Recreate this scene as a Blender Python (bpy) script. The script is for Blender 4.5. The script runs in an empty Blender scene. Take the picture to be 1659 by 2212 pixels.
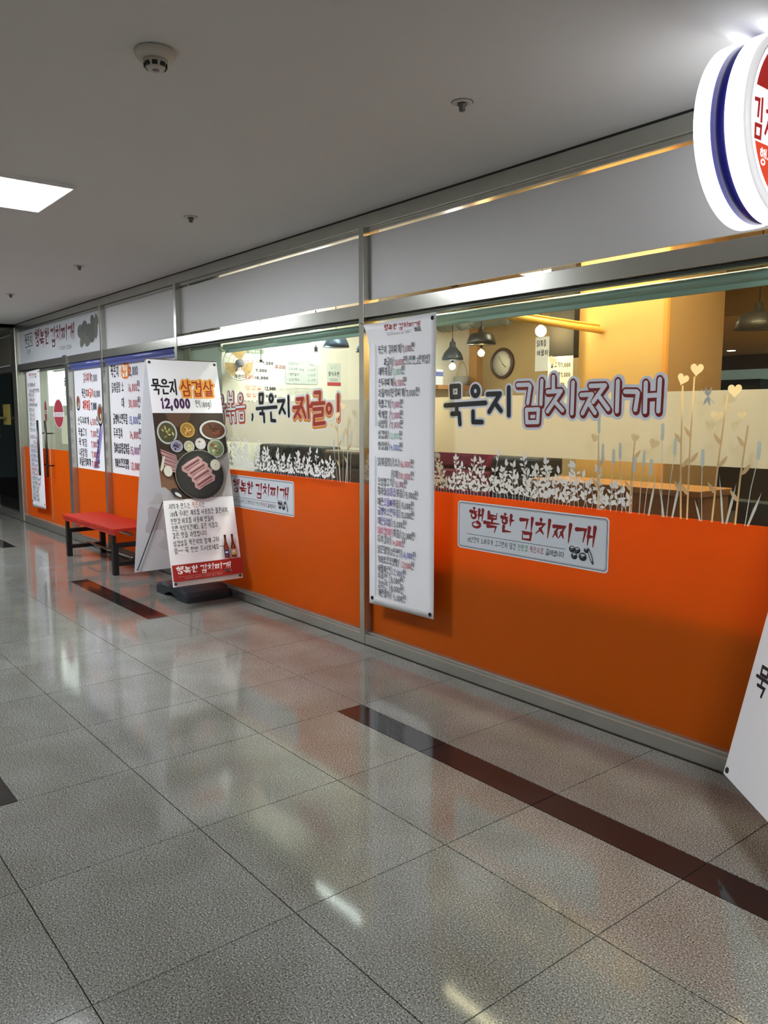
import bpy, bmesh, math, random
from mathutils import Vector, Matrix
random.seed(7)
PI = math.pi
scene = bpy.context.scene
COL = scene.collection

# ------------------------------------------------------------------ camera
F_PX, W_PX = 1739.0, 1659.0
pitch, head = math.atan(209 / 1739.0), math.radians(38.94)
fh = Vector((-math.cos(head), math.sin(head), 0))
cam_r = Vector((fh.y, -fh.x, 0))
cam_f = fh * math.cos(pitch) - Vector((0, 0, math.sin(pitch)))
cam_u = cam_r.cross(cam_f)
cam_data = bpy.data.cameras.new('camera')
cam_data.sensor_fit = 'HORIZONTAL'
cam_data.sensor_width = 36.0
cam_data.lens = 36.0 * F_PX / W_PX
cam_data.clip_end = 200
cam = bpy.data.objects.new('camera', cam_data)
COL.objects.link(cam)
mw = Matrix((cam_r, cam_u, -cam_f)).transposed().to_4x4()
mw.translation = Vector((0, -3.15, 1.5))
cam.matrix_world = mw
scene.camera = cam

# ------------------------------------------------------------------ world, exposure, large lights
world = bpy.data.worlds.new('world')
scene.world = world
world.use_nodes = True
world.node_tree.nodes['Background'].inputs[0].default_value = (0.62, 0.66, 0.72, 1)
world.node_tree.nodes['Background'].inputs[1].default_value = 0.15
scene.view_settings.view_transform = 'Standard'
scene.view_settings.look = 'None'
scene.view_settings.gamma = 1.0
scene.view_settings.use_curve_mapping = False
scene.view_settings.exposure = 0.4
try:
    scene.cycles.max_bounces = 7
    scene.cycles.diffuse_bounces = 4
    scene.cycles.glossy_bounces = 4
    scene.cycles.transmission_bounces = 4
    scene.cycles.transparent_max_bounces = 12
    scene.cycles.caustics_reflective = False
    scene.cycles.caustics_refractive = False
    scene.cycles.sample_clamp_indirect = 4.0
    scene.cycles.use_denoising = True
except Exception:
    pass

PANEL_E = 42.0      # emission of the corridor ceiling panels
SIGN_E = 1.7        # emission of the round sign's edges
BULB_E = 120.0       # emission of the shop's bulbs
PANEL_X = (-16.6, -12.7, -10.75, -8.8, -4.93, 0.2)  # the door and camera panels are added to brighten the corridor's left and right
PANEL_Y = -1.92

# ------------------------------------------------------------------ materials
def lin(c):
    if isinstance(c, str):
        c = [int(c[i:i + 2], 16) / 255 for i in (1, 3, 5)]
        return tuple(x / 12.92 if x <= 0.04045 else ((x + 0.055) / 1.055) ** 2.4 for x in c)
    return tuple(c)

MATS = {}
def mat(name, color='#808080', rough=0.6, metal=0.0, spec=0.5, emit=0.0, ecol=None, noise=0.0, nscale=8.0, coat=0.0, trans=0.0, stretch=None):
    if name in MATS:
        return MATS[name]
    m = bpy.data.materials.new(name)
    m.use_nodes = True
    nt = m.node_tree
    b = nt.nodes['Principled BSDF']
    c = lin(color)
    b.inputs['Base Color'].default_value = (*c, 1)
    b.inputs['Roughness'].default_value = rough
    b.inputs['Metallic'].default_value = metal
    b.inputs['Specular IOR Level'].default_value = spec
    b.inputs['Coat Weight'].default_value = coat
    if emit:
        b.inputs['Emission Color'].default_value = (*lin(ecol or color), 1)
        b.inputs['Emission Strength'].default_value = emit
    # every material gets a little procedural variation
    tc = nt.nodes.new('ShaderNodeTexCoord')
    mp = nt.nodes.new('ShaderNodeMapping')
    mp.inputs['Scale'].default_value = stretch or (1, 1, 1)
    nz = nt.nodes.new('ShaderNodeTexNoise')
    nz.inputs['Scale'].default_value = nscale
    nz.inputs['Detail'].default_value = 3
    nt.links.new(tc.outputs['Object'], mp.inputs[0])
    nt.links.new(mp.outputs[0], nz.inputs['Vector'])
    mx = nt.nodes.new('ShaderNodeMix')
    mx.data_type = 'RGBA'
    amt = noise or 0.03
    mx.inputs['A'].default_value = (*[min(1, x * (1 + amt)) for x in c], 1)
    mx.inputs['B'].default_value = (*[x * (1 - amt) for x in c], 1)
    nt.links.new(nz.outputs['Fac'], mx.inputs['Factor'])
    nt.links.new(mx.outputs['Result'], b.inputs['Base Color'])
    if trans:
        tr = nt.nodes.new('ShaderNodeBsdfTranslucent')
        nt.links.new(mx.outputs['Result'], tr.inputs['Color'])
        ms = nt.nodes.new('ShaderNodeMixShader')
        ms.inputs[0].default_value = trans
        out = nt.nodes['Material Output']
        nt.links.new(b.outputs[0], ms.inputs[1])
        nt.links.new(tr.outputs[0], ms.inputs[2])
        nt.links.new(ms.outputs[0], out.inputs[0])
    MATS[name] = m
    return m

def ink(c):
    return mat('print_' + c.strip('#'), c, rough=0.45, spec=0.35)

def glass_mat(name, tint, refl=1.0, haze=0.0, hazecol='#ffffff', tr=0.5):
    m = bpy.data.materials.new(name)
    m.use_nodes = True
    nt = m.node_tree
    nt.nodes.remove(nt.nodes['Principled BSDF'])
    out = nt.nodes['Material Output']
    t = nt.nodes.new('ShaderNodeBsdfTransparent')
    t.inputs[0].default_value = (*lin(tint), 1)
    g = nt.nodes.new('ShaderNodeBsdfGlossy')
    g.inputs['Roughness'].default_value = 0.03
    fr = nt.nodes.new('ShaderNodeFresnel')
    fr.inputs['IOR'].default_value = 1.5
    body = t
    if haze:
        tl = nt.nodes.new('ShaderNodeBsdfTranslucent'); tl.inputs[0].default_value = (*lin(hazecol), 1)
        df = nt.nodes.new('ShaderNodeBsdfDiffuse'); df.inputs[0].default_value = (*lin(hazecol), 1)
        m1 = nt.nodes.new('ShaderNodeMixShader'); m1.inputs[0].default_value = tr
        nt.links.new(df.outputs[0], m1.inputs[1]); nt.links.new(tl.outputs[0], m1.inputs[2])
        nz = nt.nodes.new('ShaderNodeTexNoise'); nz.inputs['Scale'].default_value = 5
        rm = nt.nodes.new('ShaderNodeMapRange')
        rm.inputs[3].default_value = haze - 0.03; rm.inputs[4].default_value = min(1, haze + 0.03)
        tc = nt.nodes.new('ShaderNodeTexCoord')
        nt.links.new(tc.outputs['Object'], nz.inputs['Vector'])
        nt.links.new(nz.outputs['Fac'], rm.inputs[0])
        m2 = nt.nodes.new('ShaderNodeMixShader')
        nt.links.new(rm.outputs[0], m2.inputs[0])
        nt.links.new(t.outputs[0], m2.inputs[1]); nt.links.new(m1.outputs[0], m2.inputs[2])
        body = m2
    ma = nt.nodes.new('ShaderNodeMath'); ma.operation = 'MULTIPLY'; ma.inputs[1].default_value = refl
    ge = nt.nodes.new('ShaderNodeNewGeometry')
    inv = nt.nodes.new('ShaderNodeMath'); inv.operation = 'SUBTRACT'; inv.inputs[0].default_value = 1.0
    nt.links.new(ge.outputs['Backfacing'], inv.inputs[1])
    mb_ = nt.nodes.new('ShaderNodeMath'); mb_.operation = 'MULTIPLY'
    nt.links.new(fr.outputs[0], mb_.inputs[0]); nt.links.new(inv.outputs[0], mb_.inputs[1])
    nt.links.new(mb_.outputs[0], ma.inputs[0])
    ms = nt.nodes.new('ShaderNodeMixShader')
    nt.links.new(ma.outputs[0], ms.inputs[0])
    nt.links.new(body.outputs[0], ms.inputs[1]); nt.links.new(g.outputs[0], ms.inputs[2])
    nt.links.new(ms.outputs[0], out.inputs[0])
    return m

def granite_mat(name, base, dark, light, rough):
    m = bpy.data.materials.new(name)
    m.use_nodes = True
    nt = m.node_tree
    b = nt.nodes['Principled BSDF']
    N = nt.nodes.new
    tc = N('ShaderNodeNewGeometry')
    def noise(scale, detail, rgh=0.5):
        n = N('ShaderNodeTexNoise'); n.inputs['Scale'].default_value = scale
        n.inputs['Detail'].default_value = detail; n.inputs['Roughness'].default_value = rgh
        nt.links.new(tc.outputs['Position'], n.inputs['Vector'])
        return n
    def ramp(src, stops):
        r = N('ShaderNodeValToRGB')
        while len(r.color_ramp.elements) < len(stops):
            r.color_ramp.elements.new(0.5)
        for e, (p, c) in zip(r.color_ramp.elements, stops):
            e.position = p; e.color = (*lin(c), 1)
        nt.links.new(src.outputs['Fac'], r.inputs[0])
        return r
    n1 = noise(185, 2, 0.7)
    r1 = ramp(n1, [(0.36, dark), (0.46, base), (0.56, base), (0.66, light)])
    n2 = noise(420, 1)
    r2 = ramp(n2, [(0.33, '#5c5c5c'), (0.46, '#ffffff')])
    mx = N('ShaderNodeMix'); mx.data_type = 'RGBA'; mx.blend_type = 'MULTIPLY'
    mx.inputs['Factor'].default_value = 0.6
    nt.links.new(r1.outputs[0], mx.inputs['A']); nt.links.new(r2.outputs[0], mx.inputs['B'])
    n3 = noise(3.2, 3)
    r3 = ramp(n3, [(0.3, '#e2e0da'), (0.7, '#ffffff')])
    my = N('ShaderNodeMix'); my.data_type = 'RGBA'; my.blend_type = 'MULTIPLY'
    my.inputs['Factor'].default_value = 1.0
    nt.links.new(mx.outputs['Result'], my.inputs['A']); nt.links.new(r3.outputs[0], my.inputs['B'])
    oi = N('ShaderNodeObjectInfo')
    mr = N('ShaderNodeMapRange'); mr.inputs[3].default_value = 0.93; mr.inputs[4].default_value = 1.05
    nt.links.new(oi.outputs['Random'], mr.inputs[0])
    mz = N('ShaderNodeVectorMath'); mz.operation = 'SCALE'
    nt.links.new(my.outputs['Result'], mz.inputs[0]); nt.links.new(mr.outputs[0], mz.inputs['Scale'])
    nt.links.new(mz.outputs[0], b.inputs['Base Color'])
    b.inputs['Roughness'].default_value = rough
    b.inputs['Specular IOR Level'].default_value = 0.6
    return m

STEEL = mat('brushed_steel', '#bdbdb6', rough=0.22, metal=0.82, noise=0.12, nscale=6, stretch=(1, 1, 1))
STEEL_L = mat('pale_steel', '#c2c2b8', rough=0.32, metal=0.9, noise=0.08)
DARK = mat('dark_seam', '#1c1b1a', rough=0.6)
CEIL = mat('ceiling_paint', '#cfcfce', rough=0.85, noise=0.02, nscale=2)
WHITEP = mat('white_panel', '#d6d6d8', rough=0.5, noise=0.02, nscale=1.5)
VINYL = mat('banner_vinyl', '#f4f4fa', rough=0.42, noise=0.02, nscale=4)
ORANGE = mat('orange_film', '#fc861c', rough=0.3, noise=0.03, nscale=3, trans=0.64)
GLASS = glass_mat('clear_glass', '#eef4f0', 1.0)
GLASSD = glass_mat('smoked_glass', '#7c8886', 1.3)
FROST = glass_mat('frosted_film', '#eef0ec', 0.6, haze=0.86, hazecol='#f2eee2', tr=0.62)
GRAN = granite_mat('granite', '#868884', '#3a3836', '#cfcfca', 0.08)
GRAN_D = granite_mat('dark_granite', '#2a2829', '#1a1819', '#343233', 0.08)
GROUT = mat('grout', '#4a4138', rough=0.9)
BLACK = mat('black_paint', '#131316', rough=0.5)

# ------------------------------------------------------------------ mesh helpers
class MB:
    """collects solids for one mesh object"""
    def __init__(s):
        s.v, s.f, s.m, s.mats, s.sm = [], [], [], [], []
    def mi(s, m):
        if m not in s.mats:
            s.mats.append(m)
        return s.mats.index(m)
    def add(s, vs, fs, m=None, M=None, smooth=False):
        o = len(s.v)
        for p in vs:
            p = Vector(p)
            s.v.append(M @ p if M else p)
        k = s.mi(m) if m else 0
        for f in fs:
            s.f.append([i + o for i in f]); s.m.append(k); s.sm.append(smooth)
        return s
    def box(s, x0, x1, y0, y1, z0, z1, m=None, M=None, bev=0.0):
        if bev <= 0:
            vs = [(x, y, z) for x in (x0, x1) for y in (y0, y1) for z in (z0, z1)]
            fs = [(0, 1, 3, 2), (4, 6, 7, 5), (0, 4, 5, 1), (2, 3, 7, 6), (0, 2, 6, 4), (1, 5, 7, 3)]
            return s.add(vs, fs, m, M)
        bm = bmesh.new()
        bmesh.ops.create_cube(bm, size=1)
        for v in bm.verts:
            v.co = Vector(((x0 + x1) / 2 + v.co.x * (x1 - x0), (y0 + y1) / 2 + v.co.y * (y1 - y0), (z0 + z1) / 2 + v.co.z * (z1 - z0)))
        bmesh.ops.bevel(bm, geom=bm.edges[:], offset=bev, segments=2, affect='EDGES', profile=0.5)
        bm.verts.index_update()
        s.add([v.co.copy() for v in bm.verts], [[v.index for v in f.verts] for f in bm.faces], m, M)
        bm.free()
        return s
    def lathe(s, prof, n=32, m=None, M=None, smooth=True):
        """prof: list of (r, z) about the z axis"""
        vs, fs = [], []
        for r, z in prof:
            for i in range(n):
                a = 2 * PI * i / n
                vs.append((r * math.cos(a), r * math.sin(a), z))
        for j in range(len(prof) - 1):
            for i in range(n):
                k = (i + 1) % n
                fs.append((j * n + i, j * n + k, (j + 1) * n + k, (j + 1) * n + i))
        if prof[0][0] > 1e-6: fs.append(tuple(range(n - 1, -1, -1)))
        if prof[-1][0] > 1e-6: fs.append(tuple(range((len(prof) - 1) * n, len(prof) * n)))
        return s.add(vs, fs, m, M, smooth)
    def tube(s, pts, r, n=10, m=None, smooth=True):
        pts = [Vector(p) for p in pts]
        vs, fs = [], []
        up = Vector((0, 0, 1))
        for i, p in enumerate(pts):
            d = (pts[min(i + 1, len(pts) - 1)] - pts[max(i - 1, 0)]).normalized()
            a = d.cross(up if abs(d.z) < 0.95 else Vector((1, 0, 0))).normalized()
            b = d.cross(a)
            for k in range(n):
                t = 2 * PI * k / n
                vs.append(p + a * r * math.cos(t) + b * r * math.sin(t))
        for i in range(len(pts) - 1):
            for k in range(n):
                q = (k + 1) % n
                fs.append((i * n + k, i * n + q, (i + 1) * n + q, (i + 1) * n + k))
        fs.append(tuple(range(n - 1, -1, -1)))
        fs.append(tuple(range((len(pts) - 1) * n, len(pts) * n)))
        return s.add(vs, fs, m, None, smooth)
    def prism(s, poly, h0, h1, m=None, M=None):
        """poly in xy, extruded along z"""
        n = len(poly)
        vs = [(x, y, h0) for x, y in poly] + [(x, y, h1) for x, y in poly]
        fs = [tuple(range(n - 1, -1, -1)), tuple(range(n, 2 * n))] + [(i, (i + 1) % n, (i + 1) % n + n, i + n) for i in range(n)]
        return s.add(vs, fs, m, M)
    def build(s, name, material=None, parent=None, origin=None):
        me = bpy.data.meshes.new(name)
        o = Vector(origin) if origin is not None else Vector((0, 0, 0))
        me.from_pydata([tuple(p - o) for p in s.v], [], s.f)
        mats = s.mats or [material]
        for m in mats:
            me.materials.append(m)
        if s.mats:
            me.polygons.foreach_set('material_index', s.m)
        me.polygons.foreach_set('use_smooth', s.sm)
        bm = bmesh.new(); bm.from_mesh(me)
        bmesh.ops.recalc_face_normals(bm, faces=bm.faces)
        bm.to_mesh(me); bm.free()
        ob = bpy.data.objects.new(name, me)
        ob.location = o
        COL.objects.link(ob)
        if parent is not None:
            ob.parent = parent
        return ob

def tag(o, label=None, cat=None, group=None, kind=None):
    if label: o['label'] = label
    if cat: o['category'] = cat
    if group: o['group'] = group
    if kind: o['kind'] = kind
    return o

def empty(name, loc=(0, 0, 0), label=None, cat=None, group=None, kind=None):
    o = bpy.data.objects.new(name, None)
    o.location = loc
    o.empty_display_size = 0.1
    COL.objects.link(o)
    return tag(o, label, cat, group, kind)

def fix(o):
    """parent inverse so that children may be given in world coordinates"""
    p = o.parent
    if p is not None:
        m = Matrix.Translation(p.location) if p.parent is None else Matrix.Translation(p.location)
        o.matrix_parent_inverse = m.inverted()
    return o

def solid(name, m, parent=None, **kw):
    """one box part in world coordinates"""
    b = MB().box(*kw['b'], bev=kw.get('bev', 0))
    c = ((kw['b'][0] + kw['b'][1]) / 2, (kw['b'][2] + kw['b'][3]) / 2, (kw['b'][4] + kw['b'][5]) / 2)
    o = b.build(name, m, parent, origin=c)
    if parent is not None:
        fix(o)
    return o

def part(mb, name, m=None, parent=None):
    o = mb.build(name, m, parent)
    return fix(o) if parent is not None else o

# ------------------------------------------------------------------ flat print: strokes, letters, pictures
CHO = 'ㄱㄲㄴㄷㄸㄹㅁㅂㅃㅅㅆㅇㅈㅉㅊㅋㅌㅍㅎ'
JUNG = 'ㅏㅐㅑㅒㅓㅔㅕㅖㅗㅘㅙㅚㅛㅜㅝㅞㅟㅠㅡㅢㅣ'
JONG = ['', 'ㄱ', 'ㄲ', 'ㄱㅅ', 'ㄴ', 'ㄴㅈ', 'ㄴㅎ', 'ㄷ', 'ㄹ', 'ㄹㄱ', 'ㄹㅁ', 'ㄹㅂ', 'ㄹㅅ', 'ㄹㅌ', 'ㄹㅍ', 'ㄹㅎ', 'ㅁ', 'ㅂ', 'ㅂㅅ', 'ㅅ', 'ㅆ', 'ㅇ', 'ㅈ', 'ㅊ', 'ㅋ', 'ㅌ', 'ㅍ', 'ㅎ']
def circ(cx, cy, rx, ry, n=10):
    return [(cx + rx * math.sin(2 * PI * i / n), cy - ry * math.cos(2 * PI * i / n)) for i in range(n + 1)]
J = {
 'ㄱ': [[(.08, .14), (.9, .1), (.78, .98)]],
 'ㄴ': [[(.14, .05), (.14, .86), (.95, .82)]],
 'ㄷ': [[(.92, .1), (.1, .12), (.12, .9), (.95, .88)]],
 'ㄹ': [[(.08, .08), (.9, .06), (.88, .48), (.1, .5), (.1, .94), (.96, .9)]],
 'ㅁ': [[(.12, .1), (.9, .08), (.86, .92), (.14, .94), (.12, .1)]],
 'ㅂ': [[(.12, .02), (.14, .94), (.88, .92), (.9, .02)], [(.13, .5), (.89, .48)]],
 'ㅅ': [[(.52, .02), (.4, .5), (.06, .98)], [(.46, .42), (.95, .95)]],
 'ㅇ': [circ(.5, .5, .4, .44)],
 'ㅈ': [[(.06, .14), (.92, .1), (.5, .6), (.06, .98)], [(.52, .56), (.96, .96)]],
 'ㅊ': [[(.5, -.12), (.5, .1)], [(.06, .24), (.92, .2), (.5, .66), (.06, 1.0)], [(.52, .62), (.96, .98)]],
 'ㅋ': [[(.08, .14), (.9, .1), (.78, .98)], [(.1, .52), (.82, .46)]],
 'ㅌ': [[(.92, .08), (.1, .1), (.12, .92), (.95, .9)], [(.12, .5), (.88, .48)]],
 'ㅍ': [[(.04, .1), (.96, .08)], [(.3, .12), (.34, .88)], [(.7, .12), (.66, .88)], [(.02, .92), (.98, .9)]],
 'ㅎ': [[(.5, -.12), (.52, .04)], [(.06, .22), (.94, .2)], circ(.5, .66, .3, .3)],
}
for d, s_ in (('ㄲ', 'ㄱ'), ('ㄸ', 'ㄷ'), ('ㅃ', 'ㅂ'), ('ㅆ', 'ㅅ'), ('ㅉ', 'ㅈ')):
    J[d] = [[(x * .48 + ox, y) for x, y in st] for ox in (0, .52) for st in J[s_]]
V = {  # strokes in the vowel's own box; v = vertical box, h = horizontal box
 'ㅏ': ('v', [[(.35, 0), (.35, 1)], [(.35, .45), (.95, .43)]]), 'ㅐ': ('v', [[(.15, .05), (.15, .95)], [(.15, .5), (.75, .48)], [(.78, 0), (.78, 1)]]),
 'ㅑ': ('v', [[(.35, 0), (.35, 1)], [(.35, .32), (.95, .3)], [(.35, .62), (.95, .6)]]), 'ㅓ': ('v', [[(.7, 0), (.7, 1)], [(.1, .46), (.7, .45)]]),
 'ㅔ': ('v', [[(.45, .05), (.45, .95)], [(.0, .5), (.45, .48)], [(.85, 0), (.85, 1)]]), 'ㅕ': ('v', [[(.7, 0), (.7, 1)], [(.1, .32), (.7, .3)], [(.1, .6), (.7, .58)]]),
 'ㅖ': ('v', [[(.5, .05), (.5, .95)], [(.0, .35), (.5, .33)], [(.0, .6), (.5, .58)], [(.88, 0), (.88, 1)]]), 'ㅣ': ('v', [[(.5, 0), (.48, 1)]]),
 'ㅗ': ('h', [[(.5, .0), (.5, .7)], [(0, .74), (1, .7)]]), 'ㅛ': ('h', [[(.34, 0), (.34, .7)], [(.66, 0), (.66, .7)], [(0, .74), (1, .7)]]),
 'ㅜ': ('h', [[(0, .3), (1, .26)], [(.5, .3), (.5, 1)]]), 'ㅠ': ('h', [[(0, .3), (1, .26)], [(.34, .3), (.32, 1)], [(.68, .3), (.7, 1)]]), 'ㅡ': ('h', [[(0, .5), (1, .46)]]),
}
COMP = {'ㅘ': 'ㅗㅏ', 'ㅙ': 'ㅗㅐ', 'ㅚ': 'ㅗㅣ', 'ㅝ': 'ㅜㅓ', 'ㅞ': 'ㅜㅔ', 'ㅟ': 'ㅜㅣ', 'ㅢ': 'ㅡㅣ'}
OTHER = {
 '0': [circ(.5, .5, .34, .44)], '1': [[(.35, .15), (.55, .02), (.55, .98)]], '2': [[(.12, .2), (.4, .03), (.82, .14), (.78, .45), (.12, .95), (.92, .93)]],
 '3': [[(.12, .08), (.6, .03), (.82, .25), (.4, .46), (.86, .66), (.7, .93), (.1, .95)]], '4': [[(.2, .05), (.14, .6), (.95, .56)], [(.65, .3), (.65, 1)]],
 '5': [[(.85, .05), (.25, .07), (.18, .46), (.6, .42), (.88, .68), (.6, .95), (.12, .94)]], '6': [[(.7, .02), (.25, .4), (.16, .7), (.4, .96), (.8, .85), (.8, .6), (.45, .5), (.2, .65)]],
 '7': [[(.12, .3), (.14, .08), (.85, .05), (.5, .98)]], '8': [circ(.5, .27, .27, .22), circ(.5, .72, .34, .25)], '9': [[(.8, .3), (.5, .48), (.2, .3), (.45, .04), (.8, .14), (.78, .5), (.6, .98)]],
 ',': [[(.3, .85), (.2, 1.12)]], '.': [[(.25, .9), (.3, .96)]], '/': [[(.75, -.05), (.2, 1.08)]], '(': [[(.7, -.02), (.3, .3), (.3, .72), (.7, 1.05)]], ')': [[(.3, -.02), (.7, .3), (.7, .72), (.3, 1.05)]],
 '~': [[(.05, .55), (.3, .42), (.7, .6), (.95, .45)]], '-': [[(.15, .52), (.85, .5)]], 'g': [circ(.5, .6, .3, .26), [(.82, .32), (.8, 1.05), (.5, 1.25), (.2, 1.15)]],
 'T': [[(.05, .06), (.95, .04)], [(.5, .06), (.5, .98)]], '%': [circ(.25, .25, .18, .2, 6), circ(.75, .75, .18, .2, 6), [(.8, .1), (.2, .95)]],
}
ADV = {',': .3, '.': .3, '/': .5, '(': .4, ')': .4, ' ': .4, '1': .42}
def glyph(ch):
    """strokes of one character in a unit box, x right, y down, and its advance"""
    if ch in OTHER:
        a = ADV.get(ch, .58)
        return [[(x * a, y) for x, y in st] for st in OTHER[ch]], a
    n = ord(ch) - 0xAC00
    if not 0 <= n < 11172:
        return [], ADV.get(ch, .4)
    L, Vw, T = CHO[n // 588], JUNG[(n % 588) // 28], JONG[n % 28]
    out = []
    def put(src, x0, y0, x1, y1):
        for st in src:
            out.append([(x0 + x * (x1 - x0), y0 + y * (y1 - y0)) for x, y in st])
    fin = bool(T)
    if Vw in COMP:
        h, v = COMP[Vw]
        if fin:
            put(J[L], .02, .02, .55, .32); put(V[h][1], 0, .36, .62, .58); put(V[v][1], .66, 0, .98, .62)
        else:
            put(J[L], .02, .05, .55, .46); put(V[h][1], 0, .52, .62, .88); put(V[v][1], .66, 0, .98, 1)
    elif V[Vw][0] == 'v':
        if fin:
            put(J[L], .02, .04, .56, .52); put(V[Vw][1], .6, 0, .98, .6)
        else:
            put(J[L], .02, .1, .54, .84); put(V[Vw][1], .58, 0, .98, 1)
    else:
        if fin:
            put(J[L], .16, 0, .84, .32); put(V[Vw][1], 0, .36, 1, .6)
        else:
            put(J[L], .16, .02, .84, .5); put(V[Vw][1], 0, .54, 1, .96)
    if fin:
        if len(T) == 2:
            put(J[T[0]], .08, .66, .48, 1); put(J[T[1]], .54, .66, .94, 1)
        else:
            put(J[T], .18, .66, .86, 1)
    return out, 1.0

class Canvas:
    """flat print in its own (u right, v up) plane; later layers lie proud by a hair"""
    STEP = 0.00012
    def __init__(s, base=0.0006):
        s.items = []; s.layer = 0; s.base = base; s.marks = []
    def poly(s, pts, color):
        s.items.append((list(pts), [tuple(range(len(pts)))], color, s.layer)); s.layer += 1
    def rect(s, x0, y0, x1, y1, color):
        s.poly([(x0, y0), (x1, y0), (x1, y1), (x0, y1)], color)
    def ellipse(s, cx, cy, rx, ry, color, rot=0.0, n=28):
        c, q = math.cos(rot), math.sin(rot)
        s.poly([(cx + rx * math.cos(a) * c - ry * math.sin(a) * q, cy + rx * math.cos(a) * q + ry * math.sin(a) * c) for a in [2 * PI * i / n for i in range(n)]], color)
    def rrect(s, x0, y0, x1, y1, r, color):
        pts = []
        for cx, cy, a0 in ((x1 - r, y1 - r, 0), (x0 + r, y1 - r, 90), (x0 + r, y0 + r, 180), (x1 - r, y0 + r, 270)):
            pts += [(cx + r * math.cos(math.radians(a0 + k * 15)), cy + r * math.sin(math.radians(a0 + k * 15))) for k in range(7)]
        s.poly(pts, color)
    def strokes(s, lst, w, color, caps=True, taper=0.0):
        """round-ended pen strokes sharing a colour; each stroke a hair above the last"""
        sub = 0.0
        for st in lst:
            P = [Vector(p) for p in st]
            n = len(P)
            vs, fs = [], []
            L = [0.0]
            for i in range(1, n): L.append(L[-1] + (P[i] - P[i - 1]).length)
            tot = max(L[-1], 1e-6)
            prev = None
            def off(i):
                a = (P[i] - P[i - 1]).normalized() if i > 0 and (P[i] - P[i - 1]).length > 1e-7 else None
                b = (P[i + 1] - P[i]).normalized() if i < n - 1 and (P[i + 1] - P[i]).length > 1e-7 else None
                if a is None: a = b
                if b is None: b = a
                if a is None: return Vector((0, 1))
                t = (a + b)
                if t.length < 1e-4: t = a
                t.normalize()
                nn = Vector((-t.y, t.x))
                k = max(0.55, abs(nn.dot(Vector((-a.y, a.x)))))
                return nn / k
            closed = n > 3 and (P[0] - P[-1]).length < 1e-6
            for i in range(n):
                ww = w / 2 * (1 + taper * (0.5 - L[i] / tot) * 1.6)
                if closed and i in (0, n - 1):
                    a = (P[1] - P[0]).normalized(); b = (P[-1] - P[-2]).normalized(); t = (a + b)
                    t = t.normalized() if t.length > 1e-4 else a
                    nn = Vector((-t.y, t.x)); nn = nn / max(.55, abs(nn.dot(Vector((-a.y, a.x)))))
                else:
                    nn = off(i)
                vs += [P[i] + nn * ww, P[i] - nn * ww]
            for i in range(n - 1):
                fs.append((2 * i, 2 * i + 1, 2 * i + 3, 2 * i + 2))
            if caps and not closed:
                for e, q in ((0, 1), (n - 1, n - 2)):
                    d = (P[e] - P[q])
                    if d.length < 1e-7: continue
                    d.normalize()
                    ww = w / 2 * (1 + taper * (0.5 - L[e] / tot) * 1.6)
                    a0 = math.atan2(d.y, d.x)
                    k0 = len(vs)
                    for k in range(7):
                        a = a0 - PI / 2 + PI * k / 6
                        vs.append(P[e] + Vector((math.cos(a), math.sin(a))) * ww)
                    fs.append(tuple(range(k0, k0 + 7)))
            s.items.append(([tuple(p) for p in vs], fs, color, s.layer + sub))
            sub += 0.06
        s.layer += max(1, math.ceil(sub))
    def fat(s, lst, w, color):
        """wide letter strokes: a quad for every leg and a disc on every joint, each a hair above the last"""
        sub = 0.0
        r = w / 2
        for st in lst:
            P = [Vector(p) for p in st]
            for a, c in zip(P[:-1], P[1:]):
                d = c - a
                if d.length < 1e-6: continue
                n = Vector((-d.y, d.x)).normalized() * r
                s.items.append(([tuple(a + n), tuple(a - n), tuple(c - n), tuple(c + n)], [(0, 1, 2, 3)], color, s.layer + sub)); sub += .05
            for p in (P[:-1] if (P[0] - P[-1]).length < 1e-6 else P):
                s.items.append(([(p.x + r * math.cos(k * PI / 8), p.y + r * math.sin(k * PI / 8)) for k in range(16)], [tuple(range(16))], color, s.layer + sub)); sub += .05
        s.layer += math.ceil(sub)
    def text(s, runs, x, y, h, w=None, fit=None, asp=0.82, gap=0.08, caps=False, taper=0.0, jit=0.0, slope=0.0, weight=0.1):
        """runs: [(string, colour)...]; x, y = left end of the baseline; h = letter height"""
        if isinstance(runs, tuple): runs = [runs]
        tot = 0.0
        for t, c in runs:
            for ch in t: tot += glyph(ch)[1] * asp + gap
        k = (fit / (tot * h)) if fit else 1.0
        cx = x
        wd = w or h * weight
        for t, c in runs:
            col = []
            for ch in t:
                g, a = glyph(ch)
                dy = random.uniform(-jit, jit) * h
                sc = 0.72 if ch in '0123456789' else 1.0
                for st in g:
                    col.append([(cx + px * asp * h * k, y + slope * (cx - x) + dy + (1 - py) * h * sc) for px, py in st])
                cx += (a * asp + gap) * h * k
            if col:
                base = s.layer
                sub = Canvas.strokes(s, col, wd, c, caps, taper)
                # letters hardly overlap, so one line of text takes a single layer
                for it in range(len(s.items) - len(col), len(s.items)):
                    p, f, cc, l = s.items[it]
                    s.items[it] = (p, f, cc, base + (it % 5) * 0.1)
                s.layer = base
        s.layer += 1
        return cx
    def mark(s, name):
        s.marks.append((len(s.items), name))
    def squeeze(s, k):
        s.items = [([(p[0] * k, p[1]) for p in pts], f, c, l) for pts, f, c, l in s.items]
    def build_parts(s, parent, origin, u, v):
        ends = [m[0] for m in s.marks[1:]] + [len(s.items)]
        for (a, name), e in zip(s.marks, ends):
            if e > a:
                c = Canvas(s.base); c.items = s.items[a:e]
                c.build(name, parent, origin, u, v)
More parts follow.
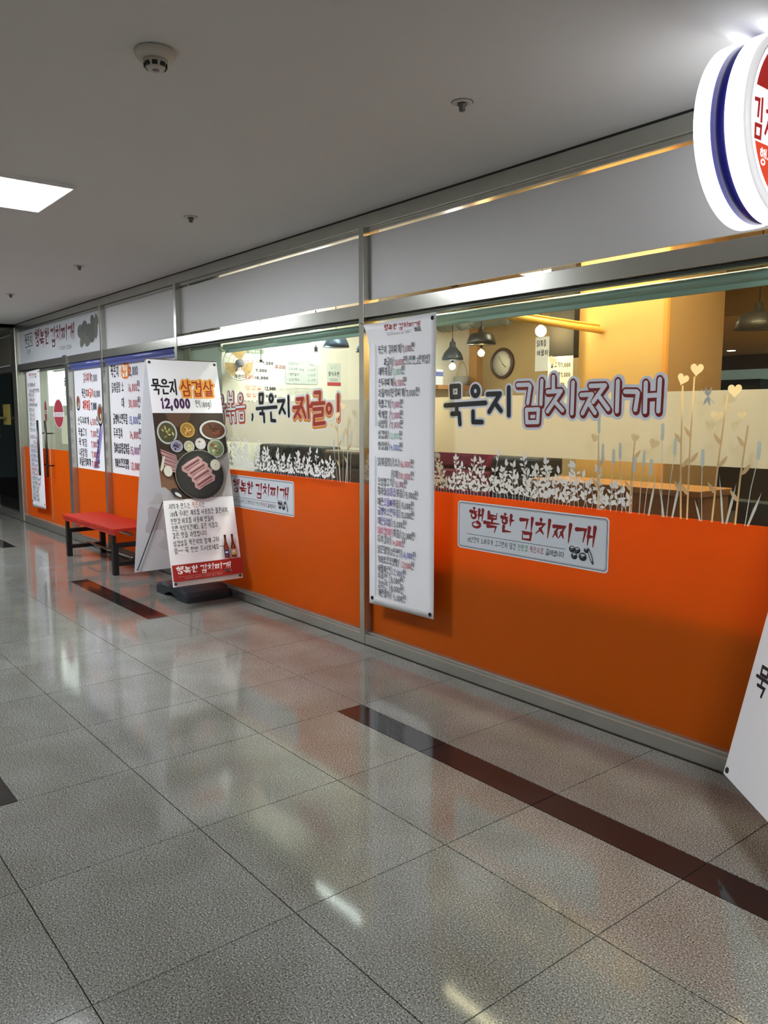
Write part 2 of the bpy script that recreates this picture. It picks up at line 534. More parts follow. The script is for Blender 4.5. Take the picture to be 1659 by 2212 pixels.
    def build(s, name, parent, origin, u, v, warp=None, label=None):
        u, v, o = Vector(u), Vector(v), Vector(origin)
        n = u.cross(v).normalized()
        mb = MB()
        for pts, fs, color, lay in s.items:
            m = ink(color) if isinstance(color, str) else color
            d = s.base + lay * s.STEP
            mb.add([u * p[0] + v * p[1] + n * (d + (warp(*p) if warp else 0)) for p in pts], fs, m)
        me = bpy.data.meshes.new(name)
        me.from_pydata([tuple(p) for p in mb.v], [], mb.f)
        for m in mb.mats: me.materials.append(m)
        me.polygons.foreach_set('material_index', mb.m)
        ob = bpy.data.objects.new(name, me)
        ob.location = o
        COL.objects.link(ob)
        if parent is not None:
            ob.parent = parent; fix(ob)
        if label: ob['label'] = label
        return ob

def logo(cv, x, y, w, h, color, weight=0.1):
    """the brush-written shop name, laid out in a w x h box whose lower left corner is x, y"""
    spec = [('행', 0, .20, .13, .9), ('복', .138, .1, .13, .95), ('한', .275, .2, .115, .8), ('김', .43, .02, .125, 1.0), ('치', .56, .22, .13, .78), ('찌', .69, .16, .16, .78), ('개', .85, .14, .15, .82)]
    lst = []
    for ch, gx, gy, gw, gh in spec:
        g, a = glyph(ch)
        lst += [[(x + (gx + px * gw + (.5 - py) * .012) * w, y + (gy + (1 - py) * gh * .86) * h) for px, py in st] for st in g]
    cv.strokes(lst, weight * h, color, caps=True, taper=0.75)

def jars(cv, x, y, w, dark='#20242a', mid='#6c7076', light='#c9ccd0'):
    for i, (dx, dy, r) in enumerate([(.12, .62, .13), (.34, .6, .13), (.22, .34, .13), (.58, .36, .16), (.72, .66, .1)]):
        cv.ellipse(x + dx * w, y + dy * w * .8, r * w, r * w * .9, dark)
        cv.ellipse(x + dx * w, y + (dy + .07) * w * .8, r * w * .6, r * w * .25, light)
        cv.ellipse(x + (dx - .03) * w, y + (dy - .02) * w * .8, r * w * .35, r * w * .2, mid)
    cv.ellipse(x + .9 * w, y + .35 * w, .06 * w, .3 * w, dark, 0.4)
    cv.ellipse(x + .9 * w, y + .35 * w, .035 * w, .2 * w, light, 0.4)

# ================================================================== STRUCTURE
XR, XL = 3.2, -21.0          # ends of the corridor that is built
YS = -3.86                   # opposite wall
# ---- floor: grout bed, granite tiles, dark strips
floor = tag(MB().box(XL, XR, YS, 9.2, -0.12, -0.004).build('floor', GROUT), kind='structure')
xj = [3.2, 2.55, 1.91, 1.265, 0.62, -0.02, -0.66, -1.302, -1.944, -2.59, -3.229, -3.83, -4.425, -5.02, -5.617, -6.21, -6.80, -7.39, -7.98, -8.58, -9.17, -9.76, -10.36, -10.95, -11.55, -12.15, -12.75, -13.4, -14.0, -14.6, -15.2, -15.8, -16.5, -17.2, -17.9, -18.6, -19.4, -20.2, -21.0]
TILES = {}
def tile(x0, x1, y0, y1, m, name='floor_tile'):
    g = 0.002
    k = (round(x1 - x0, 3), round(y1 - y0, 3), m.name)
    if k not in TILES:
        w, d = (x1 - x0) / 2 - g, (y1 - y0) / 2 - g
        tmp = MB().box(-w, w, -d, d, -0.0039, 0).build('tmp', m)
        TILES[k] = tmp.data
        bpy.data.objects.remove(tmp)
    o = bpy.data.objects.new(name, TILES[k])
    o.location = ((x0 + x1) / 2, (y0 + y1) / 2, 0)
    COL.objects.link(o)
    o.parent = floor
    return o
def has_strip(x0, x1, phase):
    # strips run along every second group of columns
    c = (x0 + x1) / 2
    groups = [(3.3, -0.0), (-0.0, -3.23), (-3.23, -5.62), (-5.62, -7.39), (-7.39, -9.76), (-9.76, -12.15), (-12.15, -14.6), (-14.6, -17.2), (-17.2, -21)]
    i = next(k for k, (a, b) in enumerate(groups) if b < c < a)
    on = {0: False, 1: True, 2: False, 3: True, 4: False, 5: True, 6: False, 7: True, 8: False}[i]
    return on if phase == 0 else not on
for i in range(len(xj) - 1):
    x1, x0 = xj[i], xj[i + 1]
    tile(x0, x1, -0.692, -0.012, GRAN)
    if has_strip(x0, x1, 0):
        tile(x0, x1, -0.848, -0.692, GRAN_D, 'dark_strip')
        tile(x0, x1, -1.303, -0.848, GRAN)
    else:
        tile(x0, x1, -1.303, -0.692, GRAN)
    tile(x0, x1, -1.925, -1.303, GRAN)
    if has_strip(x0, x1, 1):
        tile(x0, x1, -2.384, -1.925, GRAN)
        tile(x0, x1, -2.54, -2.384, GRAN_D, 'dark_strip')
    else:
        tile(x0, x1, -2.54, -1.925, GRAN)
    tile(x0, x1, -3.16, -2.54, GRAN)
    tile(x0, x1, YS + 0.01, -3.16, GRAN)

# ---- ceiling of the corridor and its lower bulkhead far away
ceiling = tag(MB().box(-12.02, XR, YS, -0.0, 2.742, 2.84).build('ceiling', CEIL), kind='structure')
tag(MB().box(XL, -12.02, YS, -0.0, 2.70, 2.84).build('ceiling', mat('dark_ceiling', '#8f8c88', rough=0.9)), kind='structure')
tag(MB().box(-12.06, -12.02, YS, 0.0, 2.688, 2.742).build('trim_1', DARK), kind='structure')
# ---- opposite wall and ends
ws = MB().box(XL, XR, YS - 0.1, YS, 0, 2.84)
tag(ws.build('wall_south', mat('opposite_wall', '#c4c2bc', rough=0.7, noise=0.04, nscale=1)), kind='structure')
tag(MB().box(XL, XR, YS, YS + 0.015, 0, 0.12).build('baseboard_south', mat('base_stone', '#4a4744', rough=0.4)), kind='structure')
tag(MB().box(XL - 0.1, XL, YS, 0.0, 0, 2.84).build('wall_west', mat('end_wall', '#8f8d8a', rough=0.8)), kind='structure')
tag(MB().box(XR, XR + 0.1, YS, 9.2, 0, 2.84).build('wall_east', mat('end_wall', '#8f8d8a', rough=0.8)), kind='structure')

# ---- shopfront frame of brushed steel
tn = [1]
def trim(x0, x1, y0, y1, z0, z1, m=STEEL, bev=0.002):
    tn[0] += 1
    o = solid('trim_%d' % tn[0], m, b=(x0, x1, y0, y1, z0, z1), bev=bev)
    return tag(o, kind='structure')
GY = 0.06
trim(-21, XR, 0.0, 0.10, 2.655, 2.731)                 # top rail
trim(-21, XR, 0.002, 0.10, 2.731, 2.742, DARK, 0)      # shadow gap under the ceiling
trim(-21, XR, 0.022, 0.09, 2.628, 2.6549)              # lip of the top rail
trim(-21, XR, 0.0, 0.10, 2.108, 2.192)                 # middle rail
trim(-21, XR, 0.03, 0.09, 2.092, 2.1079, mat('dark_channel', '#4a4f4c', rough=.4, metal=.5))         # dark channel under it
trim(-9.82, XR, 0.0, 0.10, 0.0, 0.068)                 # base rail
trim(-9.82, XR, 0.025, 0.095, 0.0681, 0.082)
trim(-12.0, -9.93, 0.0, 0.10, 0.0, 0.10)
trim(-21, -12.2, 0.0, 0.10, 0.0, 0.10)
POSTS = [(0.84, 0.89), (-4.147, -4.10), (-6.875, -6.83), (-8.735, -8.69)]
for a, b in POSTS:
    trim(a, b, -0.004, 0.12, 0.0, 2.66)
trim(-9.93, -9.82, -0.004, 0.12, 0.0, 2.12)
trim(-9.98, -9.84, -0.012, -0.0041, 2.10, 2.205, STEEL)
trim(-12.2, -12.0, -0.012, 0.12, 0.0, 2.7, STEEL_L, 0.012)
trim(-13.9, -13.8, -0.004, 0.12, 0.0, 2.66)
trim(-16.2, -16.1, -0.004, 0.12, 0.0, 2.66)

# ---- windows: pane, films, upper panel
def window(n, x0, x1, orange=True, frost=True, glass=GLASS, upper=WHITEP, otop=1.056, gap=True):
    w = empty('window_%d' % n, ((x0 + x1) / 2, GY, 0), kind='structure')
    solid('pane', glass, w, b=(x0, x1, GY, GY + 0.008, 0.07, 2.10))
    if orange:
        solid('orange_film', ORANGE, w, b=(x0 + .002, x1 - .002, GY - 0.0035, GY - 0.002, 0.075, otop))
    if frost:
        solid('frosted_film', FROST, w, b=(x0 + .002, x1 - .002, GY - 0.0035, GY - 0.002, 1.287, 1.603))
    if upper:
        solid('upper_panel', upper, w, b=(x0, x1, GY - 0.012, GY + 0.004, 2.222 if gap else 2.19, 2.618 if gap else 2.64))
    return w
window(1, -4.10, 0.84)
window(2, -6.83, -4.147)
window(3, -8.69, -6.875, frost=False, otop=0.878, gap=False)
window(4, -9.82, -8.735, frost=False, otop=0.878, gap=False, upper=None)
window(5, 0.89, XR, frost=True)
OLIVE = mat('olive_panel', '#6a675c', rough=0.6)
window(6, -13.8, -12.2, orange=False, frost=False, glass=GLASSD, upper=OLIVE)
window(7, -16.1, -13.9, orange=False, frost=False, glass=GLASSD, upper=OLIVE)
window(8, -20.9, -16.2, orange=False, frost=False, glass=GLASSD, upper=OLIVE)

# ---- double glass door of the shop
door = empty('door_1', (-10.95, 0.05, 0), kind='structure')
for x0, x1, hx in ((-11.98, -10.83, -10.99), (-10.80, -9.94, -10.66)):
    lf = solid('door_leaf', GLASS, door, b=(x0, x1, 0.045, 0.057, 0.105, 2.085))
    hd = MB()
    hd.tube([(hx, -0.045, 0.72), (hx, -0.045, 1.435)], 0.016, 12)
    hd.tube([(hx, 0.046, 0.86), (hx, -0.045, 0.86)], 0.009, 8).tube([(hx, 0.046, 1.27), (hx, -0.045, 1.27)], 0.009, 8)
    h = part(hd, 'handle', mat('handle_steel', '#4f4a48', rough=0.3, metal=0.9), door)
    of = solid('orange_film', ORANGE, door, b=(x0 + .004, x1 - .004, 0.0405, 0.042, 0.11, 1.068))
    solid('patch_fitting', STEEL, door, b=(x0, x1, 0.036, 0.066, 2.06, 2.087))

# ---- inside of the shop
tag(MB().box(-12.0, XR, 0.12, 9.1, -0.0039, 0.0005).build('floor', mat('shop_floor', '#b8a888', rough=0.35)), kind='structure')
CREAM = mat('cream_wall', '#e6e6da', rough=0.7)
BEIGE = mat('beige_wall', '#a58a5c', rough=0.7, noise=0.06)
BROWNW = mat('brown_board', '#94744a', rough=0.6, noise=0.08, nscale=3)
tag(MB().box(-6.77, -6.2, 0.10, 3.1, 0, 2.75).build('wall_left', CREAM), kind='structure')
tag(MB().box(-6.77, -4.0, 3.1, 3.2, 0, 2.75).build('wall_back', BEIGE), kind='structure')
tag(MB().box(-9.5, XR, 9.1, 9.2, 0, 2.75).build('wall_north', mat('kitchen_wall', '#5b4a36', rough=0.8)), kind='structure')
tag(MB().box(-9.6, -9.5, 3.1, 9.1, 0, 2.75).build('wall_far_left', BROWNW), kind='structure')
tag(MB().box(-12.1, -12.0, 0.13, 3.1, 0, 2.75).build('wall_entrance', CREAM), kind='structure')
tag(MB().box(-12.1, -6.77, 3.1, 3.2, 0, 2.75).build('wall_entrance_back', mat('entrance_back', '#c9c4a8', rough=0.7)), kind='structure')
tag(MB().box(-20.9, -12.1, 2.2, 2.3, 0, 2.75).build('wall_neighbour', mat('neighbour_wall', '#66706f', rough=0.7)), kind='structure')
tag(MB().box(-12.1, XR, 0.10, 9.2, 2.75, 2.84).build('ceiling', mat('shop_ceiling', '#b09c78', rough=0.85)), kind='structure')
tag(MB().box(-20.9, -12.1, 0.10, 2.3, 2.75, 2.84).build('ceiling', mat('neighbour_ceiling', '#70706c', rough=0.85)), kind='structure')
tag(MB().box(-9.0, XR, 4.2, 9.1, 2.42, 2.749).build('soffit', mat('soffit_brown', '#b8945e', rough=0.8)), kind='structure')
YEL = mat('yellow_wallpaper', '#c29a58', rough=0.6, noise=0.04, nscale=12)
pil = MB().box(-3.205, -2.62, 1.0, 1.62, 0, 2.75, YEL)
pillar = tag(pil.build('pillar', YEL), kind='structure')
o = solid('corner_strip', mat('pine_strip', '#c98a3a', rough=0.5), pillar, b=(-2.6199, -2.595, 0.995, 1.02, 0.0, 2.75))
o = solid('side_board', BROWNW, pillar, b=(-2.6199, -2.6, 1.021, 1.62, 0.0, 2.75))
tag(solid('trim_90', mat('pine_post', '#b98a4e', rough=0.5), b=(-6.195, -6.08, 3.02, 3.095, 0, 2.75)), kind='structure')

# ================================================================== CORRIDOR CEILING FITTINGS
def ceiling_panel(x, label):
    e = empty('ceiling_light', (x, PANEL_Y, 2.742), label, 'light', 'square ceiling light panels of the corridor')
    h = 0.33
    fr = MB()
    for a in ((-h, h, -h, -h + .012), (-h, h, h - .012, h), (-h, -h + .012, -h + .012, h - .012), (h - .012, h, -h + .012, h - .012)):
        fr.box(a[0], a[1], a[2], a[3], -0.022, -0.0005)
    fr.build('frame', mat('light_frame', '#e4e4e4', rough=0.5), e)
    MB().box(-h + .012, h - .012, -h + .012, h - .012, -0.018, -0.0005).build('diffuser', mat('panel_glow', '#ffffff', emit=PANEL_E, ecol=(0.93, 0.97, 1.0)), e)
    return e
for x in PANEL_X:
    seen = abs(x + 4.93) < .01
    ceiling_panel(x, 'square glowing white ceiling light panel at the upper edge of the corridor' if seen else 'square white ceiling light panel %s, only seen mirrored' % {-16.6: 'at the far end of the corridor', -12.7: 'near the dark neighbouring glass', -8.8: 'in front of the bench', -10.75: 'added in front of the glass door to brighten the left', 0.2: 'added above the camera to brighten the right'}[x])

def sprinkler(x, y, label):
    e = empty('sprinkler', (x, y, 2.742), label, 'sprinkler', 'sprinkler heads in the corridor ceiling')
    MB().lathe([(0.012, -0.004), (0.03, -0.006), (0.041, -0.003), (0.042, -0.0005)], 32).build('cover_plate', mat('plate_white', '#b5b2ac', rough=0.5), e)
    MB().lathe([(0.043, -0.0015), (0.0445, -0.0005), (0.0445, -0.0002), (0.0, -0.0002)], 32).build('shadow_ring', DARK, e)
    MB().lathe([(0.0, -0.034), (0.011, -0.034), (0.0125, -0.03), (0.0125, -0.018), (0.015, -0.016), (0.019, -0.010), (0.019, -0.004)], 24).build('head', mat('head_metal', '#5e5d58', rough=0.4, metal=0.7), e)
    return e
sprinkler(-2.441, -0.776, 'round sprinkler head in the ceiling, largest and nearest of the row')
sprinkler(-4.86, -0.79, 'sprinkler head above the second window bay, between the light panel and wall')
sprinkler(-6.996, -0.775, 'small sprinkler head in the ceiling in front of the price posters')
sprinkler(-9.06, -0.79, 'smallest and farthest sprinkler head in the ceiling, near the shop name panel')

sd = empty('smoke_detector', (-2.777, -1.917, 2.742), 'round off-white smoke detector with dark slots on the ceiling', 'smoke detector')
MB().lathe([(0.0, -0.03), (0.058, -0.03), (0.068, -0.018), (0.07, -0.006), (0.067, -0.0005)], 40).build('base', mat('detector_plastic', '#b9b3a8', rough=0.5), sd)
MB().lathe([(0.0, -0.062), (0.026, -0.062), (0.031, -0.057), (0.036, -0.046), (0.042, -0.03)], 32).build('sensor_head', mat('detector_plastic', '#b9b3a8', rough=0.5), sd)
for k in range(8):
    a = k * PI / 4 + 0.3
    M = Matrix.Rotation(a, 4, 'Z')
    MB().box(0.0325, 0.0395, -0.009, 0.009, -0.055, -0.042, None, M).build('slot', BLACK, sd)
MB().lathe([(0.0, -0.0635), (0.012, -0.0635), (0.012, -0.062)], 20).build('indicator', mat('indicator', '#5a5560', rough=0.4), sd)

# ================================================================== ROUND PROJECTING SIGN
SX = (-1.317, -1.392, -1.445, -1.497); SYC, SZC, SR = -0.358, 2.442, 0.298
sg = empty('round_sign', (-1.407, SYC, SZC), 'round projecting light box sign with red and white face and glowing rims', 'sign')
RX = Matrix.Translation((0, SYC, SZC)) @ Matrix.Rotation(PI / 2, 4, 'Y')     # lathe axis z -> world x
GLOW = mat('sign_glow', '#ffffff', emit=SIGN_E, ecol=(0.95, 0.96, 1.0))
SIGN_BLUE = mat('sign_blue', '#12107a', rough=0.35)
def drum(name, x0, x1, r, m, r2=None):
    return part(MB().lathe([(r, x0), (r2 or r, x1)], 96, m, RX), name, m, sg)
drum('back_rim', SX[3], SX[2], SR, GLOW)
drum('body', SX[2] + .0005, SX[1] - .0005, SR - 0.010, SIGN_BLUE)
drum('front_rim', SX[1], SX[0] - 0.006, SR, GLOW)
rg = MB().lathe([(SR + .002, SX[0] - 0.012), (SR + .002, SX[0]), (SR - 0.018, SX[0] + 0.002), (SR - 0.018, SX[0] - 0.005)], 96, None, RX)
part(rg, 'face_ring', mat('ring_white', '#e8e8ea', rough=0.3, emit=0.5), sg)
fc = Canvas(0.0)
def lit(c, e):
    return mat('lit_' + c.strip('#'), c, rough=0.35, emit=e)
RF = SR - 0.018
fc.ellipse(0, 0, RF, RF, lit('#6b5a4a', .3), n=96)
fc.ellipse(0, 0, RF - .004, RF - .004, lit('#e9e9ee', .75), n=96)
def segm(r, v0, v1, c):
    pts = []
    n = 40
    for i in range(n + 1):
        v = v0 + (v1 - v0) * i / n
        pts.append((-math.sqrt(max(0, r * r - v * v)), v))
    pts = pts + [(-p[0], p[1]) for p in reversed(pts)]
    fc.poly(pts, c)
segm(RF - .02, 0.072, RF - .0201, lit('#b0201c', .45))
segm(RF - .02, -RF + .0201, -0.092, lit('#d8401c', .6))
fc.text(('김치찌개', lit('#b0201c', .45)), -0.262, -0.083, 0.125, w=0.012, asp=0.6, fit=0.30)
fc.text(('묵은지', lit('#f4f4f4', .8)), -0.185, 0.10, 0.08, w=0.012, asp=0.95)
fc.text(('행복한', lit('#f4f4f4', .8)), -0.21, -0.155, 0.05, w=0.006, asp=0.9)
fc.build('face_print', sg, (SX[0], SYC, SZC), (0, 1, 0), (0, 0, 1))
part(MB().box(SX[2] + .002, SX[1] - .002, -0.07, -0.004, 2.38, 2.5, STEEL), 'wall_bracket', STEEL, sg)

# ================================================================== LETTERING ON THE WINDOWS
A_BLACK=[[(-3.360,1.663),(-3.293,1.664),(-3.292,1.604),(-3.355,1.602),(-3.360,1.663)],
 [(-3.406,1.556),(-3.087,1.567)],
 [(-3.312,1.549),(-3.312,1.511)],
 [(-3.349,1.508),(-3.291,1.510),(-3.284,1.451)],
 [(-3.074,1.613),(-2.982,1.614),(-3.059,1.519)],
 [(-3.015,1.563),(-2.973,1.524)],
 [(-2.921,1.644),(-2.917,1.501)],
 [(-3.182,1.520),(-3.180,1.463),(-3.112,1.463)],
 [(-3.140,1.632),(-3.142,1.621),(-3.149,1.612),(-3.159,1.607),(-3.171,1.607),(-3.181,1.612),(-3.188,1.621),(-3.191,1.633),(-3.188,1.644),(-3.182,1.653),(-3.171,1.658),(-3.160,1.657),(-3.150,1.652),(-3.143,1.643),(-3.140,1.632)]]
A_RED=[[(-2.860,1.656),(-2.783,1.656),(-2.774,1.647),(-2.788,1.563)],
 [(-2.698,1.673),(-2.701,1.557)],
 [(-2.796,1.528),(-2.716,1.530),(-2.719,1.466),(-2.791,1.464),(-2.796,1.528)],
 [(-2.625,1.690),(-2.623,1.625)],
 [(-2.660,1.617),(-2.575,1.619),(-2.657,1.520)],
 [(-2.609,1.564),(-2.563,1.525)],
 [(-2.503,1.658),(-2.505,1.510)],
 [(-2.452,1.597),(-2.390,1.599),(-2.441,1.510)],
 [(-2.410,1.561),(-2.369,1.512)],
 [(-2.400,1.639),(-2.317,1.639),(-2.381,1.564)],
 [(-2.346,1.585),(-2.295,1.529)],
 [(-2.247,1.656),(-2.247,1.519)],
 [(-2.206,1.608),(-2.146,1.606),(-2.139,1.599),(-2.149,1.526)],
 [(-2.100,1.644),(-2.099,1.516)],
 [(-2.030,1.657),(-2.032,1.519)],
 [(-2.098,1.587),(-2.030,1.589)]]
B_BLACK=[[(-5.499,1.660),(-5.446,1.661),(-5.452,1.597),(-5.498,1.595),(-5.499,1.660)],
 [(-5.546,1.551),(-5.250,1.562)],
 [(-5.457,1.543),(-5.458,1.515)],
 [(-5.494,1.512),(-5.438,1.512),(-5.433,1.451)],
 [(-5.301,1.626),(-5.304,1.615),(-5.311,1.607),(-5.321,1.602),(-5.332,1.602),(-5.341,1.607),(-5.348,1.616),(-5.350,1.627),(-5.347,1.638),(-5.340,1.647),(-5.330,1.651),(-5.319,1.651),(-5.310,1.646),(-5.303,1.637),(-5.301,1.626)],
 [(-5.332,1.517),(-5.328,1.461),(-5.270,1.459)],
 [(-5.230,1.605),(-5.138,1.608),(-5.210,1.517)],
 [(-5.174,1.561),(-5.132,1.516)],
 [(-5.082,1.636),(-5.079,1.494)],
 [(-5.616,1.504),(-5.611,1.489),(-5.620,1.465)]]
B_RED=[[(-5.999,1.682),(-6.001,1.609),(-5.926,1.608),(-5.926,1.681)],
 [(-5.999,1.641),(-5.928,1.642)],
 [(-5.962,1.600),(-5.964,1.556)],
 [(-6.036,1.549),(-5.893,1.552)],
 [(-6.032,1.513),(-5.980,1.517),(-5.963,1.445)],
 [(-5.942,1.517),(-5.902,1.520),(-5.892,1.450)],
 [(-5.772,1.635),(-5.776,1.623),(-5.784,1.613),(-5.795,1.608),(-5.808,1.608),(-5.819,1.614),(-5.827,1.624),(-5.829,1.636),(-5.826,1.648),(-5.817,1.657),(-5.806,1.662),(-5.793,1.662),(-5.782,1.657),(-5.775,1.647),(-5.772,1.635)],
 [(-5.876,1.564),(-5.731,1.570)],
 [(-5.820,1.519),(-5.754,1.522),(-5.753,1.459),(-5.816,1.456),(-5.820,1.519)],
 [(-6.099,1.632),(-6.103,1.620),(-6.111,1.610),(-6.123,1.605),(-6.135,1.605),(-6.146,1.611),(-6.154,1.621),(-6.156,1.633),(-6.153,1.645),(-6.144,1.654),(-6.133,1.659),(-6.120,1.659),(-6.109,1.654),(-6.102,1.644),(-6.099,1.632)],
 [(-6.200,1.572),(-6.058,1.576)],
 [(-6.164,1.569),(-6.166,1.541)],
 [(-6.099,1.571),(-6.101,1.541)],
 [(-6.191,1.513),(-6.096,1.517),(-6.088,1.444)]]
B_ORANGE=[[(-5.014,1.554),(-4.931,1.558),(-5.002,1.485)],
 [(-4.963,1.524),(-4.923,1.486)],
 [(-4.968,1.614),(-4.887,1.618),(-4.936,1.546)],
 [(-4.908,1.568),(-4.856,1.486)],
 [(-4.829,1.633),(-4.816,1.484)],
 [(-4.824,1.564),(-4.775,1.563)],
 [(-4.739,1.656),(-4.671,1.658),(-4.676,1.605)],
 [(-4.775,1.580),(-4.622,1.584)],
 [(-4.756,1.541),(-4.641,1.546),(-4.645,1.502),(-4.747,1.494),(-4.750,1.437),(-4.620,1.448)],
 [(-4.537,1.545),(-4.540,1.532),(-4.548,1.522),(-4.559,1.516),(-4.571,1.516),(-4.582,1.522),(-4.589,1.533),(-4.591,1.545),(-4.589,1.558),(-4.581,1.568),(-4.570,1.574),(-4.558,1.574),(-4.547,1.568),(-4.540,1.558),(-4.537,1.545)],
 [(-4.456,1.634),(-4.456,1.477)]]

WY = GY - 0.0036
def shifted(L, dx, dz):
    return [[(x + dx, z + dz) for x, z in st] for st in L]
def lettering(name, layers, label):
    cv = Canvas(0.0004)
    for L, w, c in layers:
        cv.fat(L, w, c)
    o = cv.build(name, None, (0, WY, 0), (1, 0, 0), (0, 0, 1))
    return tag(o, label, 'lettering', 'big cut-out letters on the windows')
ALLA = A_BLACK + A_RED
lettering('window_lettering', [(shifted(A_RED, .002, -.004), .073, '#e0e6f0'), (A_BLACK, .050, '#e0e6f0'),
    (shifted(A_RED, .004, -.0075), .038, '#7e1d1a'), (shifted(A_RED, -.001, .0015), .036, '#7e1d1a'), (A_RED, .0215, '#dde3ee'), (A_BLACK, .027, '#14151c')],
    'large black and dark red letters with pale outline on the nearest window')
lettering('window_lettering', [(shifted(B_RED, 0, -.004), .062, '#e3ebea'), (shifted(B_RED, .002, -.004), .044, '#d0472c'), (B_RED, .026, '#2c2226'), (B_RED, .019, '#eef2f2')],
    'white letters edged in red, half hidden behind the poster stand')
lettering('window_lettering', [(B_BLACK[-1:], .050, '#e3ebea'), (B_BLACK[-1:], .026, '#15151f')], 'single black comma between the letters of the second window')
B_WORD = B_BLACK[:-1]
lettering('window_lettering', [(B_WORD, .050, '#e3ebea'), (shifted(B_ORANGE, 0, -.006), .078, '#e3ebea'),
    (shifted(B_ORANGE, 0, -.008), .056, '#d98a2c'), (B_ORANGE, .040, '#eab7a4'), (B_ORANGE, .028, '#a03a2a'), (B_WORD, .026, '#15151f')],
    'large black and orange-red letters on the second window, beside the comma')

# ---- shop-name stickers on the orange film
def sticker(x0, x1, z0, z1, label, small):
    cv = Canvas(0.0004)
    w, h = x1 - x0, z1 - z0
    cv.rrect(0, 0, w, h, .022, '#dfe6ee'); cv.rrect(.008, .008, w - .008, h - .008, .018, '#20262c')
    cv.rrect(.0115, .0115, w - .0115, h - .0115, .0155, '#dfe6ee'); cv.rrect(.0145, .0145, w - .0145, h - .0145, .014, '#20262c')
    cv.rrect(.016, .016, w - .016, h - .016, .0135, '#d5dde6')
    logo(cv, .09 * w, .37 * h, .84 * w, .50 * h, '#8a1d20', .10)
    cv.rect(.075 * w, .315 * h, .75 * w, .325 * h, '#3a3f46')
    cv.text([('10년간의 노하우가 고그란히 담긴 ', '#23262c'), ('친환경 ', '#4c8a55'), ('묵은지로 ', '#a03030'), ('끓여냅니다.', '#23262c')], .075 * w, .15 * h, .12 * h, w=.0028, fit=.68 * w, asp=.8)
    jars(cv, .775 * w, .08 * h, .14 * w)
    o = cv.build('name_sticker', None, (x0, WY, z0), (1, 0, 0), (0, 0, 1))
    return tag(o, label, 'sticker', 'white shop name stickers on the orange film')
sticker(-3.294, -2.268, 0.748, 1.018, 'white shop name sticker on the orange film of the nearest window', False)
sticker(-6.05, -5.025, 0.748, 1.014, 'white shop name sticker half hidden behind the poster stand', True)

# ---- white plant silhouettes
LEAF = mat('white_decal_film', '#f4f6f5', rough=0.5, trans=0.15)
def leaf(cv, x, z, a, L, w, c):
    pts = []
    n = 5
    for sgn in (1, -1):
        rng = range(n + 1) if sgn > 0 else range(n - 1, 0, -1)
        for i in rng:
            t = i / n
            r = math.sin(PI * t ** 0.8) * w / 2 * sgn
            pts.append((x + math.cos(a) * L * t - math.sin(a) * r, z + math.sin(a) * L * t + math.cos(a) * r))
    lay = cv.layer
    cv.poly(pts, c)
    cv.layer = lay + 0.03
def sprig(cv, x, z0, h, c, lean=0.0, size=1.0):
    n = max(3, int(h / .026))
    wob = random.uniform(-.012, .012)
    pts = [(x + lean * h * (i / n) ** 1.5 + wob * math.sin(3.0 * i / n), z0 + h * i / n) for i in range(n + 1)]
    cv.strokes([pts], .0024, c, caps=False)
    for i in range(0, n + 1):
        px, pz = pts[i]
        for sgn in (-1, 1):
            if i and random.random() < .85:
                a = PI / 2 - sgn * random.uniform(.25, 1.5) - lean
                L = random.uniform(.026, .044) * size * (1 - .3 * i / n)
                s0 = random.uniform(.0, .014)
                leaf(cv, px + math.cos(a) * s0, pz + math.sin(a) * s0, a, L, L * random.uniform(.42, .6), c)
                if s0 > .005: cv.strokes([[(px, pz), (px + math.cos(a) * s0, pz + math.sin(a) * s0)]], .002, c, caps=False)
    leaf(cv, pts[-1][0], pts[-1][1], PI / 2 + random.uniform(-.4, .4), .042 * size, .02 * size, c)
def heart(cv, x, z, s, c, rot=0.0):
    pts = []
    for i in range(28):
        t = 2 * PI * i / 28
        hx = 16 * math.sin(t) ** 3 / 17
        hz = (13 * math.cos(t) - 5 * math.cos(2 * t) - 2 * math.cos(3 * t) - math.cos(4 * t)) / 17
        pts.append((x + s * (hx * math.cos(rot) - hz * math.sin(rot)), z + s * (hx * math.sin(rot) + hz * math.cos(rot))))
    cv.poly(pts, c)
def cattail(cv, x, z, l, c, lean=0.0):
    cv.strokes([[(x, z + .008), (x + math.sin(lean) * l * .5, z + l * .5), (x + math.sin(lean) * l * .9, z + l * .92)]], .0165, c)
